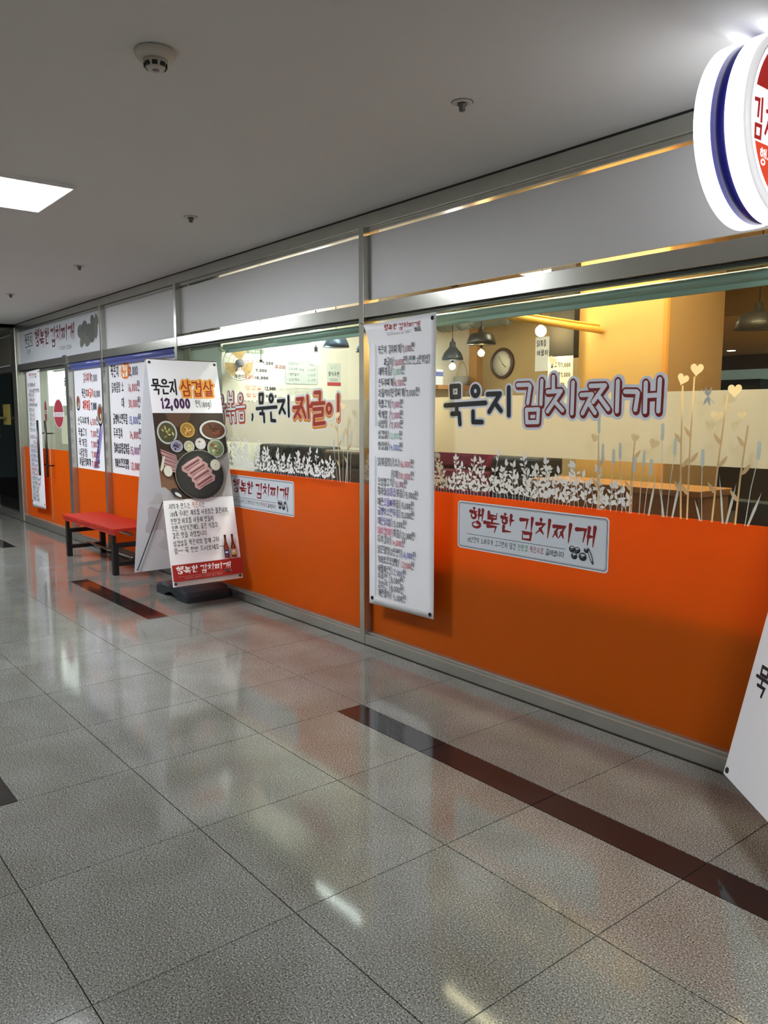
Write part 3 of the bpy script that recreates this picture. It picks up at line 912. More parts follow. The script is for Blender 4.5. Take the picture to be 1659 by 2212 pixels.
def plants(xa, xb, sparse, label, seed):
    random.seed(seed)
    cv = Canvas(0.0004)
    x = xa
    while x < xb:
        t = (x - xa) / (xb - xa)
        sprig(cv, x, 1.058, random.choice((.06, .09, .13, .16, .2, .25)) * (1 - .35 * t * t), LEAF, random.uniform(-.25, .25))
        x += random.uniform(.017, .033)
    CREAMY = mat('cream_decal_film', '#f6e6c4', rough=0.5, trans=0.6)
    TAN = mat('tan_decal_film', '#e6cfa8', rough=0.5, trans=0.6)
    PALE = mat('pale_blue_decal_film', '#d2dedd', rough=0.5, trans=0.35)
    if sparse:
        for (px, pz, sz, rt) in sparse['hearts']: heart(cv, px, pz, sz, CREAMY, rt)
        for (x1, z1, x0) in sparse['stalks']:
            cv.strokes([[(x0, 1.058), ((x0 + x1) / 2 - .004, (1.058 + z1) / 2), (x1, z1)]], .008, TAN, caps=False)
            for k in range(3):
                zz = 1.17 + k * .11 + random.uniform(-.02, .02)
                if zz < z1 - .05:
                    xx = x0 + (x1 - x0) * (zz - 1.058) / (z1 - 1.058)
                    sgn = 1 if k % 2 else -1
                    leaf(cv, xx, zz, PI / 2 - sgn * .65, .062, .018, TAN)
        for (px, pz, x0) in sparse['cattails']:
            lean = (px - x0) * .6
            cv.strokes([[(x0, 1.058), ((x0 + px) / 2 - .003, (1.058 + pz) / 2), (px, pz - .03)]], .0034, PALE, caps=False)
            cattail(cv, px, pz - .035, .072, PALE, lean)
        for (bx, bz, a) in sparse['blades']:
            cv.poly([(bx - .004, 1.058), (bx + .004, 1.058), (bx + .006 + a * .5, (1.058 + bz) / 2), (bx + a, bz), (bx - .004 + a * .45, (1.058 + bz) / 2)], PALE)
    if sparse and sparse.get('fly'):
        fx, fz = sparse['fly']
        for a in (.3, 1.0, PI + .2, PI + .9): leaf(cv, fx, fz, a + .9, .042, .012, '#b9bcb8')
        cv.strokes([[(fx - .03, fz + .03), (fx + .03, fz - .03)]], .003, '#b9bcb8')
    o = cv.build('plant_decal', None, (0, WY, 0), (1, 0, 0), (0, 0, 1))
    return tag(o, label, 'window decal', 'leafy silhouettes along the windows')
plants(-4.09, -2.13, {
  'hearts': [(-1.8851, 1.652, .029, -.35), (-1.8234, 1.690, .032, -.1), (-1.655, 1.60, .032, 0), (-2.3207, 1.394, .025, -.3), (-2.1071, 1.399, .024, -.1), (-2.0098, 1.376, .028, -.35), (-1.7248, 1.496, .03, 0), (-1.62, 1.50, .02, .1), (-2.585, 1.765, .026, -.45)],
  'stalks': [(-1.884, 1.625, -1.866), (-1.832, 1.66, -1.837), (-1.684, 1.58, -1.7245), (-1.592, 1.46, -1.6243), (-2.107, 1.38, -2.12), (-2.30, 1.38, -2.29)],
  'cattails': [(-2.2998, 1.450, -2.28), (-2.275, 1.330, -2.27), (-2.2149, 1.308, -2.22), (-2.1801, 1.338, -2.16), (-2.1019, 1.278, -2.11), (-2.0556, 1.306, -2.07), (-2.0188, 1.27, -2.045), (-1.9683, 1.4265, -1.955), (-1.9061, 1.3654, -1.932), (-1.7769, 1.3216, -1.768), (-1.5435, 1.36, -1.582), (-1.45, 1.30, -1.46), (-1.30, 1.38, -1.28)],
  'blades': [(-1.905, 1.25, .035), (-1.945, 1.2, -.03), (-1.775, 1.15, -.03), (-1.675, 1.26, -.025), (-1.66, 1.23, .035), (-1.57, 1.2, .05), (-2.02, 1.24, .03)],
  'fly': (-1.765, 1.577)}, 'white leafy silhouettes, hearts and cattails along the nearest window', 3)
plants(-6.8, -4.40, {
  'hearts': [(-4.36, 1.50, .028, .2), (-4.30, 1.56, .03, -.3), (-4.42, 1.43, .024, .1)],
  'stalks': [(-4.36, 1.48, -4.33), (-4.24, 1.5, -4.25)],
  'cattails': [(-4.40, 1.30, -4.36), (-4.29, 1.33, -4.30), (-4.20, 1.36, -4.22)],
  'blades': [(-4.27, 1.3, .03), (-4.33, 1.22, -.02)]}, 'white leafy silhouettes along the window behind the poster stand', 5)
plants(0.9, 3.1, None, 'white leafy silhouettes along the window beyond the nearest one', 8)
random.seed(11)

# ---- rolled blinds under the middle rail
GREENR = mat('green_roll', '#c0d6ce', rough=0.35, spec=0.6)
BLUER = mat('blue_roll', '#5a64a8', rough=0.3, spec=0.6)
def roll(x0, x1, z, r, m, label, y):
    e = empty('rolled_blind', ((x0 + x1) / 2, y, z), label, 'blind', 'rolled blinds under the middle rail')
    part(MB().tube([(x0, y, z), (x1, y, z)], r, 24), 'roll', m, e)
    part(MB().tube([(x0 - .004, y, z), (x0 + .006, y, z)], r * 1.05, 16), 'end_cap', STEEL_L, e)
    part(MB().tube([(x1 - .006, y, z), (x1 + .004, y, z)], r * 1.05, 16), 'end_cap', STEEL_L, e)
    solid('hem_bar', m, e, b=(x0 + .01, x1 - .01, y - .006, y + .006, z - r - .022, z - r + .002), bev=.003)
roll(-4.06, 0.8, 2.062, 0.025, GREENR, 'long grey-green rolled blind over the nearest window', 0.115)
roll(-6.15, -4.18, 2.062, 0.025, GREENR, 'grey-green rolled blind over the window behind the poster stand', 0.115)
roll(-8.66, -6.9, 2.078, 0.027, BLUER, 'blue roll above the wide price poster beside the poster stand', 0.028)
roll(-9.8, -8.75, 2.078, 0.027, BLUER, 'blue roll above the narrow price poster next to the door', 0.028)

# ================================================================== PRICE POSTERS IN THE THIRD AND FOURTH BAY
def sheet(name, x0, x1, z0, z1, y, m, label, cat):
    e = empty(name, ((x0 + x1) / 2, y, z0), label, cat)
    solid('sheet', m, e, b=(x0, x1, y, y + .0015, z0, z1))
    return e
NAVY, RED, BLK = '#2b3350', '#a82c34', '#22252e'
p4 = sheet('price_poster', -9.80, -8.75, 0.878, 2.10, 0.0575, VINYL, 'white price poster with a bowl picture, next to the door', 'poster')
cv = Canvas()
cv.mark('lilac_band')
sw = mat('poster_lilac', '#9a92c4', rough=0.4)
cv.poly([(.62, 0), (.78, 0), (1.0, .42), (1.0, .5)], sw)
cv.poly([(.66, 0), (.72, 0), (1.03, .62), (1.03, .72)], mat('poster_lilac_deep', '#7268a6', rough=0.4))
cv.mark('printed_line')
cv.text([('김치찌개', '#a04038'), ('7,000', NAVY)], .36, .975, .105, fit=.52, weight=.12)
cv.mark('printed_line')
cv.text([('묵은지', BLK), ('짜글이', '#d0522c'), ('10,000', NAVY)], .28, .80, .10, fit=.68, weight=.13)
cv.mark('printed_line')
cv.text([('제육볶음', '#c8402c'), (' 7,000', NAVY)], .30, .66, .11, fit=.52, weight=.15)
for t, p, z in (('순두부찌개', '6,500', .49), ('뚝불고기', '7,000', .355), ('육개장', '7,000', .235), ('내장탕', '7,000', .12), ('차돌된장찌개', '7,000', .012)):
    cv.mark('printed_line')
    cv.text((t, BLK), .08, z, .095, fit=.44 if len(t) > 4 else .34, weight=.12)
    cv.mark('printed_line')
    cv.text([(p, RED), ('원', NAVY)], .56, z, .095, fit=.30, weight=.12)
for cx, cz, r in ((.93, .60, .10), (.13, .74, .07)):
    cv.mark('printed_picture')
    cv.ellipse(cx, cz, r, r * 1.25, '#2c2f33'); cv.ellipse(cx, cz + .01, r * .86, r * 1.05, '#c9c4bd')
    cv.ellipse(cx, cz + .02, r * .7, r * .85, '#7a4a34'); cv.ellipse(cx - .02, cz + .05, r * .3, r * .35, '#a8302a'); cv.ellipse(cx + .02, cz - .01, r * .25, r * .3, '#d8c8a4')
cv.squeeze(.88)
cv.build_parts(p4, (-9.80, 0.0575, 0.90), (1, 0, 0), (0, 0, 1))
p3 = sheet('price_poster', -8.67, -6.89, 0.868, 2.10, 0.0575, VINYL, 'white price poster partly hidden by the poster stand', 'poster')
cv = Canvas()
cv.mark('printed_line')
cv.ellipse(.50, 1.055, .15, .085, '#e8822c')
cv.text([('묵은지', BLK), ('삼겹살', '#fff2dc'), ('12,000', NAVY)], .06, 1.0, .12, fit=.80, weight=.14)
for i, (t, p, z, c) in enumerate((('닭볶음탕 소', '16,000', .84, RED), ('대', '30,000', .68, RED), ('골뱅이소면무침', '15,000', .51, '#3a4aa0'), ('두부김치', '14,000', .36, RED), ('통마늘닭똥집볶음', '15,000', .20, '#8a3a7a'), ('가마보꼬오뎅탕', '12,000', .04, RED))):
    cv.mark('printed_line')
    cv.text((t, BLK), .08 if t != '대' else .36, z, .105, fit={6: .36, 1: .08, 7: .44, 4: .28, 8: .46}.get(len(t), .4), weight=.12)
    cv.mark('printed_line')
    cv.text([(p, c), ('원', NAVY)], .56, z, .105, fit=.34, weight=.12)
cv.mark('printed_picture')
cv.ellipse(1.35, .75, .26, .24, '#2c2f33'); cv.ellipse(1.35, .77, .22, .2, '#7a4a34')
cv.squeeze(.93)
cv.build_parts(p3, (-8.67, 0.0575, 0.90), (1, 0, 0), (0, 0, 1))

# ---- shop name panel over the door
np_ = sheet('shop_name_board', -11.97, -8.74, 2.197, 2.65, 0.045, mat('sign_sheet', '#cfd4da', rough=0.45), 'white shop name panel above the glass door', 'sign')
cv = Canvas()
cv.mark('printed_emblem')
cv.strokes([[(.28, .36), (.62, .37)], [(.28, .2), (.62, .21)], [(.62, .37), (.62, .21)]], .012, '#3a3c42')
cv.text(('묵은지', '#2a2c34'), .28, .23, .11, fit=.34, weight=.13)
cv.text(('찌개', '#4a4c54'), .36, .1, .07, fit=.16)
cv.mark('printed_name')
logo(cv, .74, .13, 1.56, .26, '#7c5058', .10)
cv.mark('printed_number')
cv.text(('7.035-2236', '#4a4c52'), 1.72, .075, .06, fit=.46, weight=.1)
cv.mark('printed_jars')
for i, (dx, dy, rx, ry) in enumerate(((.02, .24, .10, .08), (.16, .26, .11, .09), (.10, .15, .13, .07), (.30, .22, .12, .09), (.26, .12, .11, .06), (.44, .30, .07, .10), (.52, .24, .06, .12), (.40, .17, .10, .08), (.56, .33, .04, .07))):
    cv.ellipse(2.48 + dx, dy, rx, ry, '#5f6260' if i % 2 else '#6c6e68', .3 * (i % 3), n=9)
cv.mark('printed_rules')
for i in range(3):
    cv.rect(.3, .04 + i * .022, .62, .043 + i * .022, '#9a9ea6')
cv.build_parts(np_, (-11.97, 0.045, 2.21), (1, 0, 0), (0, 0, 1))

# ================================================================== HANGING MENU BANNERS
MENU = [([('묵은지 김치찌개/', BLK), ('7,000', '#7a2a50'), ('원', BLK)], 0, .346), ([('짜글이/', BLK), ('10,000', '#a03048'), ('원(1인분,2인이상)', BLK)], .06, .415),
 ([('제육볶음/', BLK), ('7,000', '#7ab08c'), ('원', BLK)], 0, .26), ([('순두부찌개/', BLK), ('6,500', '#b03a48'), ('원', BLK)], 0, .275), ([('차돌박이된장찌개/7,000원', BLK)], 0, .39),
 ([('뚝불고기/', BLK), ('7,000', '#a02a60'), ('원', BLK)], 0, .243), ([('육개장 /', BLK), ('7,000', '#a02a60'), ('원', BLK)], 0, .243), ([('내장탕 /', BLK), ('7,000', '#8a3048'), ('원', BLK)], 0, .246),
 ([('삼겹살/', BLK), ('12,000', '#8ab8a4'), ('원', BLK)], 0, .236), ([('항정살/', BLK), ('14,000', '#3a58a8'), ('원', BLK)], 0, .238),
 ([('닭볶음탕/(소)', BLK), ('16,000', '#b03048'), ('원', BLK)], 0, .345), ([('/(대)', BLK), ('30,000', '#b03048'), ('원', BLK)], .125, .22), ([('오삼불고기/', BLK), ('15,000', '#8a4068'), ('원', BLK)], 0, .28),
 ([('통마늘', BLK), ('닭똥집', '#6a4aa8'), ('볶음/15,000원', BLK)], 0, .38), ([('매운', BLK), ('오돌뼈', '#6a4aa8'), ('볶음/15,000원', BLK)], 0, .345), ([('골뱅이소면무침/', '#2c3a78'), ('15,000원', BLK)], 0, .347),
 ([('매운닭발', '#4a3a88'), ('/15,000원', BLK)], 0, .275), ([('돼지껍데기', '#c03068'), ('볶음/12,000원', BLK)], 0, .355), ([('두부김치/', BLK), ('14,000', '#c03040'), ('원', BLK)], 0, .265),
 ([('얼큰알탕(2인분)/', BLK), ('16,000', '#4a4ab0'), ('원', BLK)], 0, .365), ([('가마보꼬오뎅탕/ ', BLK), ('12,000', '#b03048'), ('원', BLK)], 0, .35), ([('해물파전/', BLK), ('12,000', '#4a5a88'), ('원', BLK)], 0, .275),
 ([('부추전 /8,000원', BLK)], 0, .25), ([('김치전 /8,000원', BLK)], 0, .255), ([('계란말이/ 5,000원', BLK)], 0, .278)]
MZ = [1.895, 1.821, 1.766, 1.70, 1.637, 1.571, 1.506, 1.449, 1.3845, 1.315, 1.218, 1.146, 1.0935, 1.035, .968, .91, .847, .787, .733, .669, .606, .548, .497, .445, .392]
def banner(xl, zl, zb_l, zb_r, width, y, label, seed, curl=True):
    """vinyl banner tied to the frame; xl = its left edge, zl = top of the left edge"""
    random.seed(seed)
    e = empty('menu_banner', (xl + width / 2, y, zl), label, 'banner', 'long vinyl menu banners tied to the shopfront')
    def warp(u, v):
        # soft waves and a curl of the upper left corner
        d = 0.004 * math.sin(u * 9 + v * 3) * (v / 1.75)
        return d
    nu, nv = 12, 44
    H = 1.775
    mb = MB()
    vs, fs = [], []
    for j in range(nv + 1):
        for i in range(nu + 1):
            u = width * i / nu
            top = H - 0.02 * (1 - i / nu)
            bot = (zb_l - (zl - H)) * (1 - i / nu) + (zb_r - (zl - H)) * (i / nu)
            v = bot + (top - bot) * j / nv
            d = warp(u, v)
            cu = 0.0
            if curl and v > H - .2 and u < .14:
                k = (v - (H - .2)) / .2 * (1 - u / .14)
                d += .035 * k * k; cu = -.03 * k * k
            vs.append((xl + u + cu, y - d, zl - H + v + (0 if not curl else -.0)))
    for j in range(nv):
        for i in range(nu):
            a = j * (nu + 1) + i
            fs.append((a, a + 1, a + nu + 2, a + nu + 1))
    mb.add(vs, fs, None, None, True)
    o = mb.build('sheet', VINYL, e); fix(o)
    sm = o.modifiers.new('thick', 'SOLIDIFY'); sm.thickness = 0.0007; sm.offset = -1 if o.data.polygons[0].normal.y < 0 else 1
    cv = Canvas(0.0015)
    z0 = zl - H
    u0 = .092
    logo(cv, .15, 1.998 - z0, .33, .045, '#a83038', .10)
    cv.rect(.17, 1.992 - z0, .42, 1.9935 - z0, '#5a5a60')
    cv.text(('10년간의 노하우가 담긴 묵은지', '#55565c'), .18, 1.976 - z0, .011, w=.0012, fit=.22)
    jars(cv, .43, 1.972 - z0, .055)
    for (runs, dx, ln), z in zip(MENU, MZ):
        n = sum(len(t) for t, c in runs)
        cv.text(runs, u0 + dx, z - z0 - .026, .05, w=.0038, fit=ln, asp=.8, gap=.05, jit=.03)
    cv.rect(.069, 1.43 - z0, .0725, 1.93 - z0, '#7c8078')
    cv.rect(.069, .362 - z0, .0725, 1.248 - z0, '#5a7c86')
    p = cv.build('printed_menu', e, (xl, y, z0), (1, 0, 0), (0, 0, 1), warp=warp)
    for gx, gz in ((.03, .04), (width - .03, .035), (width - .03, H - .03)):
        M = Matrix.Translation((xl + gx, y - warp(gx, gz) - .0005, z0 + gz)) @ Matrix.Rotation(PI / 2, 4, 'X')
        part(MB().lathe([(.0065, 0), (.0065, .003), (.0125, .003), (.0125, 0)], 20, None, M), 'grommet', mat('grommet', '#2a2a2c', rough=0.3, metal=0.6), e)
    s = MB().tube([(xl - .02, y - .03, zl - .02), (xl - .06, y + .0, zl - .01), (xl - .1, y + .012, zl)], .0022, 6)
    part(s, 'tie_string', mat('string', '#3a3a38', rough=0.9), e)
    return e
banner(-4.01, 2.075, .300, .312, .61, -0.03, 'long white menu banner hanging beside the main steel post', 21)
b2 = banner(-11.45, 2.085, .275, .285, .6, -0.035, 'long white menu banner hanging at the far end beside the glass door', 22, curl=False)

# ================================================================== POSTER STANDS
PZ, PW, PH = 0.205, 0.595, 1.76
TIL = math.asin(0.365 / PH)
def pc(x, y):
    """artwork position of the front poster, from its proportions, in metres"""
    left = 95 + (y - 95) * .1187
    u = (x - left) / (555 + (y - 95) * .016)
    v = 1 - (y - 95 - u * (25 + (y - 95) * -.066)) / 1895
    return (u * PW, v * PH)
def art_front(cv):
    x, z = pc(150, 388); cv.text([('묵은지', '#17171d')], x, z, .118, fit=.215, w=.0135, asp=.9, caps=True)
    x, z = pc(372, 402)
    st = len(cv.items)
    cv.text([('삼겹살', '#ee9422')], x, z, .122, fit=.29, w=.042, asp=.9, caps=True)
    cv.text([('삼겹살', '#f8c060')], x, z, .122, fit=.29, w=.030, asp=.9, caps=True)
    cv.text([('삼겹살', '#b0421c')], x, z, .122, fit=.29, w=.015, asp=.9, caps=True)
    x, z = pc(215, 505); cv.text([('12,000', '#a08ab0')], x, z, .105, fit=.25, w=.019, caps=True)
    cv.text([('12,000', '#33103e')], x, z, .105, fit=.25, w=.0125, caps=True)
    x, z = pc(487, 495); cv.text([('원(180g)', '#2a2a30')], x, z, .058, fit=.14, w=.004)
    # food photograph: 0.38 .. 0.765 of the height
    z0, z1 = .378 * PH, .762 * PH
    cv.rect(0, z0, PW, z1, '#3a2c26')
    cv.poly([(0, z0), (.16, z0), (.1, z0 + .2), (0, z0 + .26)], '#7a5a44')
    cv.poly([(.42, z0), (PW, z0), (PW, z0 + .36), (.5, z0 + .3)], '#9a9596')
    cv.poly([(.5, z0), (PW, z0), (PW, z0 + .24)], '#b4b0b2')
    cv.poly([(0, z0), (.14, z0), (.03, z0 + .1), (0, z0 + .1)], '#a8a4a8')
    cv.poly([(.1, z1), (.32, z1), (.26, z1 - .12), (.14, z1 - .1)], '#5c4236')
    def dish(x, y, rx, ry, rim, fill, bits):
        a = pc(x, y)
        cv.ellipse(a[0], a[1], rx + .004, ry + .004, '#2a2220')
        cv.ellipse(a[0], a[1], rx, ry, rim); cv.ellipse(a[0], a[1], rx * .84, ry * .84, fill)
        for i in range(16):
            t, q = random.uniform(0, 2 * PI), random.uniform(0, .62)
            cv.ellipse(a[0] + rx * q * math.cos(t), a[1] + ry * q * math.sin(t), rx * random.uniform(.12, .26), ry * random.uniform(.05, .12), random.choice(bits), random.uniform(0, 3), n=8)
    dish(262, 708, .082, .092, '#b9bcb8', '#4c4a32', ['#b8b474', '#8c9050', '#d8d0a8', '#6a4a30', '#50602c'])
    dish(420, 685, .062, .060, '#c8a050', '#a07830', ['#d8b060', '#c88838', '#8a3c1c', '#e0c888'])
    dish(630, 685, .120, .080, '#c9cccc', '#5a3222', ['#7a3a24', '#3c1e18', '#8a4c30', '#4a241c'])
    dish(335, 822, .050, .047, '#b8b8c8', '#8a88a0', ['#2a2438', '#3c3448'])
    dish(432, 822, .044, .044, '#c8c8c0', '#b0ac8c', ['#d8d8b8', '#c8c070', '#e0dcc8'])
    dish(522, 800, .046, .046, '#b8b8c0', '#c8c4c4', ['#6a2a20', '#e0dcdc', '#984030'])
    dish(648, 838, .074, .076, '#a8b0a8', '#76805c', ['#9aa070', '#b8bc98', '#50582c', '#804030', '#d0d4b8'])
    # raw slices on the left
    for k in range(5):
        a = pc(205 + k * 9, 850 + k * 34)
        cv.poly([(max(a[0], .002), a[1]), (a[0] + .12, a[1] - .05), (a[0] + .125, a[1] - .075), (max(a[0], .002), a[1] - .03)], '#b8989a')
        cv.poly([(max(a[0], .002), a[1] - .008), (a[0] + .12, a[1] - .058), (a[0] + .12, a[1] - .066), (max(a[0], .002), a[1] - .018)], '#7c3c3e')
    # pan with grilled pork belly
    a = pc(520, 1055); cv.ellipse(a[0], a[1], .208, .196, '#8a8a88'); cv.ellipse(a[0], a[1] - .002, .203, .192, '#1f2022'); cv.ellipse(a[0] - .004, a[1] - .004, .178, .168, '#292a2c')
    for k, (x, y) in enumerate(((455, 975), (500, 1015), (535, 1062), (560, 1110))):
        b = pc(x, y)
        q = .46
        def R(dx, dy): return (b[0] + dx * math.cos(q) - dy * math.sin(q), b[1] + dx * math.sin(q) + dy * math.cos(q))
        cv.poly([R(-.088, .03), R(-.02, .038), R(.08, .034), (R(.1, -.004)), R(.075, -.036), R(-.02, -.03), R(-.08, -.034), R(-.102, 0)], '#b38c8e')
        cv.poly([R(-.075, .010), R(.07, .014), R(.072, -.002), R(-.075, -.004)], '#6e3e44')
        cv.poly([R(-.07, -.014), R(.06, -.012), R(.06, -.022), R(-.068, -.022)], '#83505a')
        cv.poly([R(-.06, .026), R(.05, .03), R(.05, .024), R(-.06, .02)], '#cdb4b4')
    a = pc(265, 1032); cv.ellipse(a[0], a[1], .036, .044, '#c4beb0'); cv.ellipse(a[0], a[1], .031, .038, '#dcd8cc')
    a = pc(642, 975); cv.ellipse(a[0], a[1], .045, .046, '#b4ae9c'); cv.ellipse(a[0], a[1], .039, .040, '#d6d2c0'); cv.ellipse(a[0], a[1], .004, .004, '#8a866c')
    cv.poly([(0, z0 + .235), (.03, z0 + .33), (.052, z0 + .34), (.03, z0 + .25), (.008, z0 + .22)], '#d8d4c0')
    cv.ellipse(.11, z0 + .05, .05, .03, '#24242a', -.6); cv.ellipse(.12, z0 + .035, .03, .012, '#d0d0d4', -.6)
    lines = ['저희가 만드는 묵은지는', '100% 국내산 재료를 사용함은 물론이며,', '친환경 비료를 사용해 만들어', '오랜 숙성기간에도 좋은 식감과', '깊은 맛을 자랑합니다.', '삼겹살을 묵은지와 함께 구워', '음~~ 꼭 한번 드셔보세요~~']
    vv = [.346, .314, .281, .250, .219, .184, .152]
    ww = [.30, .50, .36, .39, .30, .385, .42]
    for t, v, w in zip(lines, vv, ww):
        if '묵은지는' in t:
            cv.text([('저희가 만드는 ', '#3a3a40'), ('묵은지', '#a06a50'), ('는', '#3a3a40')], .032, v * PH - .018, .043, fit=w, w=.0042)
        else:
            cv.text((t, '#33343a'), .032, v * PH - .018, .043, fit=w, w=.0042)
    # two brown bottles
    for bx, lab in ((.468, '#3a3468'), (.53, '#c8a878')):
        b0 = .098 * PH
        cv.poly([(bx - .021, b0), (bx + .021, b0), (bx + .022, b0 + .085), (bx + .010, b0 + .13), (bx + .009, b0 + .185), (bx - .009, b0 + .185), (bx - .010, b0 + .13), (bx - .022, b0 + .085)], '#6a2c1c')
        cv.poly([(bx - .008, b0 + .01), (bx + .004, b0 + .01), (bx + .004, b0 + .1), (bx - .006, b0 + .1)], '#a8502c')
        cv.rect(bx - .0205, b0 + .022, bx + .0205, b0 + .066, lab)
        cv.rect(bx - .012, b0 + .04, bx + .012, b0 + .052, '#e4e0e0')
        cv.rect(bx - .0095, b0 + .165, bx + .0095, b0 + .186, '#2a1c18')
    cv.rect(0, .022 * PH, PW, .094 * PH, '#a02824')
    logo(cv, .03,   .046 * PH, .46, .070, '#f0e8ea', .11)
    cv.rect(.04, .041 * PH, .44, .042 * PH, '#d89a94')
    cv.text(('10년간의 노하우가 고그란히 담긴 묵은지', '#d8a8a4'),   .09, .028 * PH, .016, w=.0014, fit=.32)
    jars(cv, .43, .031 * PH, .06, '#241416', '#5a3034', '#d8c0c0')
def art_plain(cv):
    cv.mark('printed_line'); cv.text(('묵은지', '#17171d'), .045, .335, .10, fit=.30, w=.012, caps=True)
    cv.mark('printed_line'); cv.text(('김치찌개', '#8a1d20'), .055, .155 * PH + .55, .13, fit=.48, w=.018, caps=True)
    cv.mark('printed_line'); cv.text([('7,000', RED), ('원', '#17171d')], .1, .155 * PH + .8, .12, fit=.4, w=.016, caps=True)
def stand(origin, rot, art, boff, back_d, label, name='poster_stand'):
    e = empty(name, (0, 0, 0), label, 'poster stand')
    M0 = Matrix.Translation(origin) @ Matrix.Rotation(rot, 4, 'Z')
    def P(*p): return M0 @ Vector(p)
    def poster(sgn, d, print_fn, nm, back=False):
        # sgn -1 front (faces local -y), +1 back
        t = math.asin(min(.9, (d - .012) / PH))
        u = Vector((1, 0, 0)) * (-sgn)
        v = Vector((0, -sgn * math.sin(t), math.cos(t)))
        o = Vector((-u.x * PW / 2, sgn * d, PZ))
        n = u.cross(v)
        wu, wv = M0.to_3x3() @ u, M0.to_3x3() @ v
        wo = M0 @ o
        mb = MB()
        R4 = Matrix((wu, wv, wu.cross(wv))).transposed().to_4x4(); R4.translation = wo
        mb.box(0, PW, 0, PH, -.0012, 0, None, R4)
        sh = part(mb, nm, VINYL, e)
        if print_fn:
            cv = Canvas(0.0006); print_fn(cv)
            if cv.marks: cv.build_parts(e, wo, wu, wv)
            else: cv.build('printed_artwork', e, wo, wu, wv)
        for gx in (.022, PW - .022):
            for gy in (.022, PH - .022):
                part(MB().lathe([(.005, -.004), (.005, .003), (.011, .003), (.011, .0)], 16, None, R4 @ Matrix.Translation((gx, gy, 0))), 'grommet', mat('grommet', '#2a2a2c', rough=0.3, metal=0.6), e)
        # X shaped rods behind the sheet
        for a, b in (((.02, .03), (PW - .02, PH - .02)), ((PW - .02, .03), (.02, PH - .02))):
            pa, pb = R4 @ Vector((a[0], a[1], -.018)), R4 @ Vector((b[0], b[1], -.010))
            part(MB().tube([pa, pb], .0045, 8), 'rod', mat('rod_grey', '#5c5c5e', rough=0.4, metal=0.5), e)
        pa, pb = R4 @ Vector((.0, PH + .002, -.006)), R4 @ Vector((PW, PH + .002, -.006))
        part(MB().tube([pa, pb], .006, 8), 'top_rod', mat('rod_brown', '#5a4028', rough=0.4), e)
        return R4
    poster(-1, .377, art, 'front_poster')
    R4 = poster(1, back_d, None, 'rear_poster')
    # faint show-through of the rear print on its inner side
    cv = Canvas(0.0018)
    for x, y, rx, ry, c in ((.2, .45, .14, .12, '#dcd4d9'), (.38, .35, .12, .1, '#e2dde0'), (.25, .62, .16, .05, '#e8e6e8'), (.42, .55, .1, .09, '#ded7da'), (.3, .25, .1, .07, '#e8e6e9')):
        cv.poly([(x + rx * (1 + .25 * math.sin(3 * a + x * 9)) * math.cos(a), y + ry * (1 + .3 * math.cos(4 * a + y * 7)) * math.sin(a)) for a in [2 * PI * i / 18 for i in range(18)]], c)
    ru, rv = R4.to_3x3() @ Vector((-1, 0, 0)), R4.to_3x3() @ Vector((0, 1, 0))
    cv.build('show_through_print', e, R4 @ Vector((PW, 0, 0)), ru, rv)
    # weighted plastic base: domed slab with arched underside
    W, D, H = .31, .2, .105
    prof = [(-W, 0), (-W * .52, 0)] + [(-W * .52 + W * 1.04 * i / 10, .045 * math.sin(PI * i / 10)) for i in range(1, 10)] + [(W * .52, 0), (W, 0), (W * 1.0, .05), (W * .93, .082), (W * .6, H), (-W * .6, H), (-W * .93, .082), (-W, .05)]
    bm = bmesh.new()
    n = len(prof)
    rings = []
    for j, (dy, sc) in enumerate(((-D, .9), (-D * .93, .985), (-D * .6, 1), (D * .6, 1), (D * .93, .985), (D, .9))):
        rings.append([bm.verts.new(P(boff[0] + dy, boff[1] + px * sc, pz * (.8 if abs(dy) == D and pz > .05 else 1))) for px, pz in prof])
    for j in range(5):
        for i in range(n):
            bm.faces.new((rings[j][i], rings[j][(i + 1) % n], rings[j + 1][(i + 1) % n], rings[j + 1][i]))
    bm.faces.new(rings[0][::-1]); bm.faces.new(rings[-1])
    me = bpy.data.meshes.new('weighted_base'); bmesh.ops.recalc_face_normals(bm, faces=bm.faces); bm.to_mesh(me); bm.free()
    me.materials.append(mat('base_plastic', '#20252d', rough=0.45))
    o = bpy.data.objects.new('weighted_base', me); COL.objects.link(o); o.parent = e
    part(MB().tube([P(boff[0] * .6, boff[1] * .6, .09), P(0, 0, .6)], .011, 10).tube([P(0, 0, .595), P(0, 0, PZ + PH - .06)], .011, 10), 'mast', mat('rod_grey', '#5c5c5e', rough=0.4, metal=0.5), e)
    return e
stand((-6.03, -.335, 0), PI / 2, art_front, (.12, .17), .377, 'two-sided poster stand with a pork belly photo and red bottom band')
stand((-.93, -.33, 0), math.radians(-39.8), art_plain, (.03, .06), .15, 'poster stand cut by the frame, white sheet with black letters')

